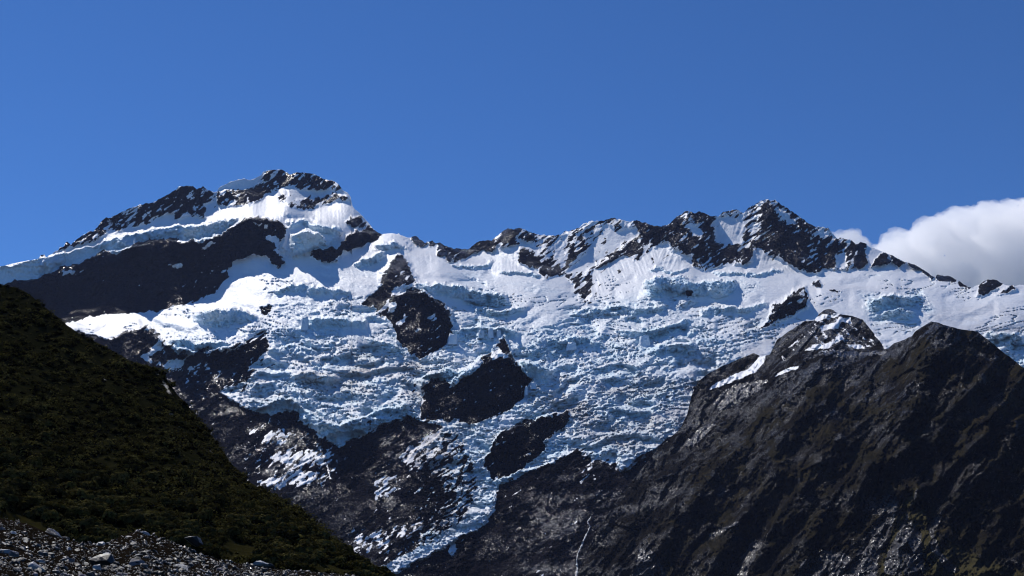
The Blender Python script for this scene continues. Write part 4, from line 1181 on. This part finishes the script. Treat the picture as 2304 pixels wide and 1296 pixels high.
def stone_mesh(seed, flat, n=16):
    r = random.Random(seed)
    bm = bmesh.new()
    for _ in range(n):
        x, y, z = (r.gauss(0, 1) for _ in range(3))
        L = math.sqrt(x * x + y * y + z * z) ** 0.75
        bm.verts.new((x / L, y / L * .72, z / L * flat))
    res = bmesh.ops.convex_hull(bm, input=bm.verts)
    bmesh.ops.delete(bm, geom=[g for g in res['geom_interior'] if isinstance(g, bmesh.types.BMVert)], context='VERTS')
    loose = [v for v in bm.verts if not v.link_faces]
    bmesh.ops.delete(bm, geom=loose, context='VERTS')
    me = bpy.data.meshes.new('boulder')
    bm.to_mesh(me); bm.free()
    return me


stone_base = [stone_mesh(400 + k, (0.30, 0.45, 0.6, 0.36)[k % 4]) for k in range(16)]
stone_sets = []
for mi, m in enumerate(M_STONE):
    row = []
    for me in stone_base:
        c = me.copy(); c.materials.append(m); row.append(c)
    stone_sets.append(row)


def put_boulder(px, py, size, mi, vi, rot, lift=0.25):
    o = bpy.data.objects.new('boulder', stone_sets[mi][vi])
    sc.collection.objects.link(o)
    d = float(scree_d(np.array([px]), np.array([py]))[0])
    p = world_at(np.array([px]), np.array([py]), np.array([d]))[0]
    o.location = p + np.array([0, 0, lift * size * 0.5])
    o.rotation_euler = rot
    o.scale = (size, size, size)
    return o


# the ones that can be told apart: pixel, half length in m, stone, mesh, label
NAMED = [
    (86, 1283, 1.05, 2, 2, (0.9, 0.5, .3), 'upright white streaked boulder at the bottom left, biggest of the pale stones'),
    (220, 1281, .80, 2, 6, (.7, .6, 1.2), 'split pale boulder in front of a dark hollow, right of the upright white one'),
    (306, 1270, 1.0, 3, 1, (.9, -.55, .5), 'smooth purple grey slab tilted upright on the scree'),
    (410, 1279, .95, 2, 0, (.35, .3, .1), 'flat bright layered slab lying right of the purple grey slab'),
    (124, 1206, 1.25, 0, 3, (.3, .55, .1), 'long thin pale slab along the upper edge of the scree'),
    (432, 1221, 1.6, 1, 10, (.2, .2, .4), 'big dark rounded boulder standing on the crest of the scree'),
    (246, 1254, 1.0, 2, 4, (.35, .45, .0), 'pale flat slab leaning over a black hollow'),
    (8, 1243, .9, 2, 7, (.5, .4, .2), 'bright slab cut by the left edge of the picture'),
    (34, 1252, .8, 0, 8, (.7, .7, .1), 'greenish grey leaning slab near the left edge'),
    (236, 1272, 1.7, 1, 14, (.3, .1, .2), 'black shaded boulder between the split pale boulder and the leaning slab'),
    (586, 1270, 1.15, 2, 12, (.2, .12, .1), 'wide flat pale boulder far along the scree crest'),
    (604, 1276, 1.0, 1, 9, (.3, .2, .8), 'dark boulder just right of the wide flat pale one'),
    (325, 1201, .75, 2, 5, (.4, .3, .3), 'bright stone on top of the scree hump'),
    (155, 1236, .7, 2, 11, (.6, .7, .0), 'small pale slab pointing down right, below the long thin slab'),
    (152, 1263, .8, 0, 13, (.4, .2, .3), 'round grey stone in the middle of the scree, left of the black hollow'),
    (230, 1225, .75, 2, 15, (.3, .35, .2), 'bright blocky stone in the dip of the scree crest'),
]
for px, py, s, mi, vi, rot, lb in NAMED:
    tag(put_boulder(px, py, s, mi, vi, rot), lb, 'boulder', 'boulders on the scree bank')
N_ST = 12000
bx = rng.uniform(-80, 930, N_ST)
b_top = np.interp(bx, SE[:, 0], SE[:, 1])
by = b_top + (1330 - b_top) * rng.uniform(-0.02, 1, N_ST)
okb = (by < 1325) & ~((bx > 60) & (bx < 130) & (by < b_top + 4))
bx, by = bx[okb], by[okb]
bs = 0.07 + 0.11 * rng.pareto(1.9, len(bx))
bs = np.clip(bs, .06, 0.65) * 0.85
bd = scree_d(bx, by)
clump = fbm(bx / 60, by / 25, 171, 3)
keepb = rng.uniform(size=len(bx)) < np.clip(.75 + 1.3 * clump, .12, 1)
bx, by, bs, bd = bx[keepb], by[keepb], bs[keepb], bd[keepb]
ordb = np.argsort(-bs / bd)
for k, i in enumerate(ordb[:284]):
    mi = (1, 1, 0, 1, 1, 1, 0, 1, 1, 3, 1, 0, 1, 2, 1, 1)[k % 16]
    o = put_boulder(bx[i], by[i], bs[i], mi, k % 16, (rng.normal(.25, .3), rng.normal(.3, .3), rng.normal(.1, .7)))
    tag(o, 'small angular stone lying among many on the scree bank', 'boulder', 'loose stones on the scree bank')
geo = []
for me in stone_base:
    v = np.array([tuple(q.co) for q in me.vertices]); f = np.array([tuple(p.vertices) for p in me.polygons])
    geo.append((v, f))
acc = [[], [], 0], [[], [], 0]
bp = world_at(bx, by, bd)
for k, i in enumerate(ordb[284:]):
    v, f = geo[k % 16]
    a = rng.uniform(0, 6.28)
    tx, ty = rng.normal(.2, .35), rng.normal(.25, .35)
    c_, s_ = math.cos(a), math.sin(a)
    w = v * bs[i]
    w = np.stack([w[:, 0] * c_ - w[:, 1] * s_, w[:, 0] * s_ + w[:, 1] * c_, w[:, 2]], -1)
    w[:, 2] += w[:, 1] * tx - w[:, 0] * ty
    A = acc[0 if k % 7 < 1 else 1]
    A[0].append(w + bp[i] + np.array([0, 0, .05 * bs[i]])); A[1].append(f + A[2]); A[2] += len(v)
for A, m in zip(acc, (M_STONE[0], M_STONE[1])):
    o = raw_object('scree_stones', np.concatenate(A[0]), np.concatenate(A[1]), m, smooth=False)
    tag(o, 'countless small stones covering the scree bank', 'scree', None, 'stuff')

# ------------------------------------------------------------------ clouds
C_OUT = [(1960, 560), (1978, 544), (1988, 531), (2010, 511), (2038, 500), (2052, 505), (2064, 492), (2099, 485), (2108, 474), (2147, 466), (2179, 466), (2195, 461), (2208, 447), (2234, 449), (2242, 455), (2258, 451), (2281, 453), (2304, 442), (2360, 425), (2450, 410), (2560, 430), (2640, 480), (2680, 600), (2680, 760), (1880, 760), (1880, 600)]


def cloud(name, outline, dist, balls, density, label, voxel, bump, seed):
    r = random.Random(seed)
    tv, tf = {}, {}
    for lv in (2, 3):
        b_ = bmesh.new(); bmesh.ops.create_icosphere(b_, subdivisions=lv, radius=1.0)
        tv[lv] = np.array([tuple(q.co) for q in b_.verts]); tf[lv] = np.array([[q.index for q in p.verts] for p in b_.faces]); b_.free()
    av, af, off = [], [], 0
    px_m = dist / F_PX * 1.02
    pts = np.array(outline, float)
    x0, x1, y0, y1 = pts[:, 0].min(), pts[:, 0].max(), pts[:, 1].min(), pts[:, 1].max()
    xs = np.array([r.uniform(x0, x1) for _ in range(balls * 12)]); ys = np.array([r.uniform(y0, y1) for _ in range(balls * 12)])
    sd = polysd(xs, ys, outline, 50)
    n = 0
    for a, b, s in zip(xs, ys, sd):
        if s < 9 or n >= balls: continue
        if s > 45 and r.random() < 0.72: continue
        rad = min(s * r.uniform(.85, 1.0), r.uniform(11, 34) if s < 45 else r.uniform(30, 85))
        c = world_at(np.array([a]), np.array([b]), np.array([dist + r.uniform(-1, 1) * (60 + 4.0 * min(s, 90))]))[0]
        rr = rad * px_m
        lv = 2 if rad < 30 else 3
        av.append(tv[lv] * rr + c); af.append(tf[lv] + off); off += len(tv[lv])
        n += 1
    tmp = raw_object(name, np.concatenate(av), np.concatenate(af), None)
    md = tmp.modifiers.new('r', 'REMESH'); md.mode = 'VOXEL'; md.voxel_size = voxel
    dg = bpy.context.evaluated_depsgraph_get()
    ev = bpy.data.meshes.new_from_object(tmp.evaluated_get(dg))
    tmp.modifiers.clear()
    tmp.data = ev
    n = len(ev.vertices)
    co = np.empty(n * 3, np.float32); ev.vertices.foreach_get('co', co); co = co.reshape(-1, 3).astype(float)
    no = np.empty(n * 3, np.float32); ev.vertices.foreach_get('normal', no); no = no.reshape(-1, 3)
    dsp = 0
    for amp, sc_ in bump:
        dsp = dsp + amp * (fbm(co[:, 0] / sc_ + co[:, 1] / sc_ * .37, co[:, 2] / sc_ - co[:, 1] / sc_ * .61, seed, 3))
    co = co + no * np.asarray(dsp)[:, None]
    ev.vertices.foreach_set('co', co.astype(np.float32).ravel()); ev.update()
    ev.materials.clear(); ev.materials.append(mat_cloud(name + '_vapour', density))
    return tag(tmp, label, 'cloud', 'clouds behind the ridge')


cloud('cloud', C_OUT, 8200.0, 900, 0.0068, 'large white billowing cloud rising behind the right end of the ridge', 21.0, [(60, 170), (46, 75), (24, 34)], 5)
cloud('cloud', [(1862, 520), (1880, 513), (1905, 514), (1925, 504), (1940, 512), (1942, 522), (1958, 542), (1985, 560), (1985, 600), (1900, 600), (1860, 560)], 7600.0, 90, 0.005, 'thin white wisp of cloud peeking over the ridge right of the pointed peak', 16.0, [(26, 70), (12, 30)], 9)

# ------------------------------------------------------------------ ice towers that stand apart
def mat_serac():
    t = NT('serac_ice')
    n = t.noise(0.05, 6, 0.6)
    c = t.mix(t.ramp(n, [(0.35, 0.0), (0.7, 1.0)]), (0.62, 0.75, 0.84), (0.82, 0.85, 0.89))
    return t.out(t.bsdf(c, 0.5, 0.3, t.facet(0.1, 0.5, t.bump(n, 4.0, 0.6))))


M_SERAC = mat_serac()


def serac(px, py, w, h, seed, label):
    '''a leaning, fractured block of ice: foot pixel, width and height in photo pixels'''
    d = mountain_at(px, py) - 6.0
    m = d / F_PX
    r = np.random.default_rng(seed)
    n, k = 9, 6
    lean = r.uniform(-.12, .12, 2)
    rad = r.uniform(.75, 1.2, n)
    v = []
    for j in range(k):
        z = j / (k - 1)
        tp = 1.0 - .25 * z ** 1.5
        for i in range(n):
            a = 2 * math.pi * i / n
            sq = 1.0 / max(abs(math.cos(a)), abs(math.sin(a))) ** .8
            q = rad[i] * sq * tp * r.uniform(.9, 1.08)
            v.append((math.cos(a) * q * w * m * .5 + lean[0] * z * h * m, math.sin(a) * q * w * m * .5 + lean[1] * z * h * m, (z * (1 + .12 * r.uniform(-1, 1) * (j == k - 1)) - .3) * h * m * 1.3))
    v.append((lean[0] * h * m, lean[1] * h * m, h * m * .95))
    f = []
    for j in range(k - 1):
        for i in range(n):
            a, b = j * n + i, j * n + (i + 1) % n
            f += [(a, b, b + n), (a, b + n, a + n)]
    for i in range(n):
        f.append(((k - 1) * n + i, (k - 1) * n + (i + 1) % n, k * n))
    c = world_at(np.array([px]), np.array([py]), np.array([d]))[0]
    o = raw_object('serac', np.array(v) + c, np.array(f), M_SERAC, smooth=False)
    tag(o, label, 'serac', 'ice towers in the icefall')


serac(1083, 756, 15, 15, 1, 'leftmost of three square ice towers above the horned rock wall')
serac(1104, 756, 15, 17, 2, 'middle one of three square ice towers above the horned rock wall')
serac(1123, 756, 12, 14, 3, 'rightmost of three square ice towers above the horned rock wall')
serac(1016, 770, 22, 20, 4, 'broad pale ice block against the lower right edge of the tall rock island')
serac(1183, 884, 8, 16, 5, 'slim lone ice pinnacle on the ice edge right of the horned rock wall')
serac(686, 736, 20, 26, 6, 'tall bluish ice slab standing in the left half of the icefall')
serac(1450, 775, 26, 22, 7, 'pointed ice peak in the right half of the icefall')
serac(1200, 872, 16, 12, 8, 'rounded ice knob beside the slim pinnacle')
serac(1285, 785, 22, 15, 10, 'low wide ice hump in the middle of the icefall')

# ------------------------------------------------------------------ meltwater
M_WATER = mat_water()


def stream(name, pts, wpx, label, on_hill=None):
    v = []
    for k, (px, py) in enumerate(pts):
        d = mountain_at(px, py)
        w = wpx * (0.35 + 1.0 * random.random()) * (0.6 + 0.8 * k / len(pts))
        for s, up in ((-1, 0), (0, 3.0), (1, 0)):
            p = world_at(np.array([px + s * w]), np.array([py]), np.array([d - 4.0 - up]))[0]
            v.append(p)
    f = []
    for k in range(len(pts) - 1):
        for j in (0, 1):
            f.append((3 * k + j, 3 * k + 3 + j, 3 * k + 4 + j, 3 * k + 1 + j))
    o = raw_object(name, np.array(v), np.array(f), M_WATER)
    return tag(o, label, 'waterfall' if name == 'waterfall' else 'stream', None, 'structure')


def dense(pts, n):
    p = np.array(pts, float)
    t = np.linspace(0, len(p) - 1, n)
    i = np.minimum(t.astype(int), len(p) - 2)
    q = p[i] + (p[i + 1] - p[i]) * (t - i)[:, None]
    q[:, 0] += [random.uniform(-1.0, 1.0) for _ in range(n)]
    return [tuple(a) for a in q]


stream('waterfall', dense([(734, 1040), (740, 1060), (744, 1078)], 14), 2.2, 'thin white waterfall dropping over dark rock under the left ice front')
stream('stream', dense([(1330, 1162), (1322, 1175), (1328, 1185), (1318, 1205), (1310, 1225), (1300, 1245), (1297, 1265), (1300, 1280), (1296, 1300)], 60), 2.0, 'white meltwater stream running down the dark rock at the bottom centre')

# ------------------------------------------------------------------ mountain air
hz = NT('mountain_air')
hv = hz.n('ShaderNodeVolumePrincipled')
hv.inputs['Color'].default_value = (0.52, 0.63, 1.0, 1)
hv.inputs['Density'].default_value = 1.0e-5
hv.inputs['Anisotropy'].default_value = 0.0
HZM = hz.out(hv.outputs[0], 'Volume')
bx0 = np.array([[x, y, z] for x in (-6600, 6600) for y in (-6600, 6900) for z in (-72, 2330)], float)
bf = np.array([(0, 1, 3, 2), (4, 6, 7, 5), (0, 4, 5, 1), (2, 3, 7, 6), (0, 2, 6, 4), (1, 5, 7, 3)])
o = raw_object('haze', bx0, bf, HZM, smooth=False)
tag(o, 'thin blue air between the camera and the mountains', 'haze', None, 'stuff')
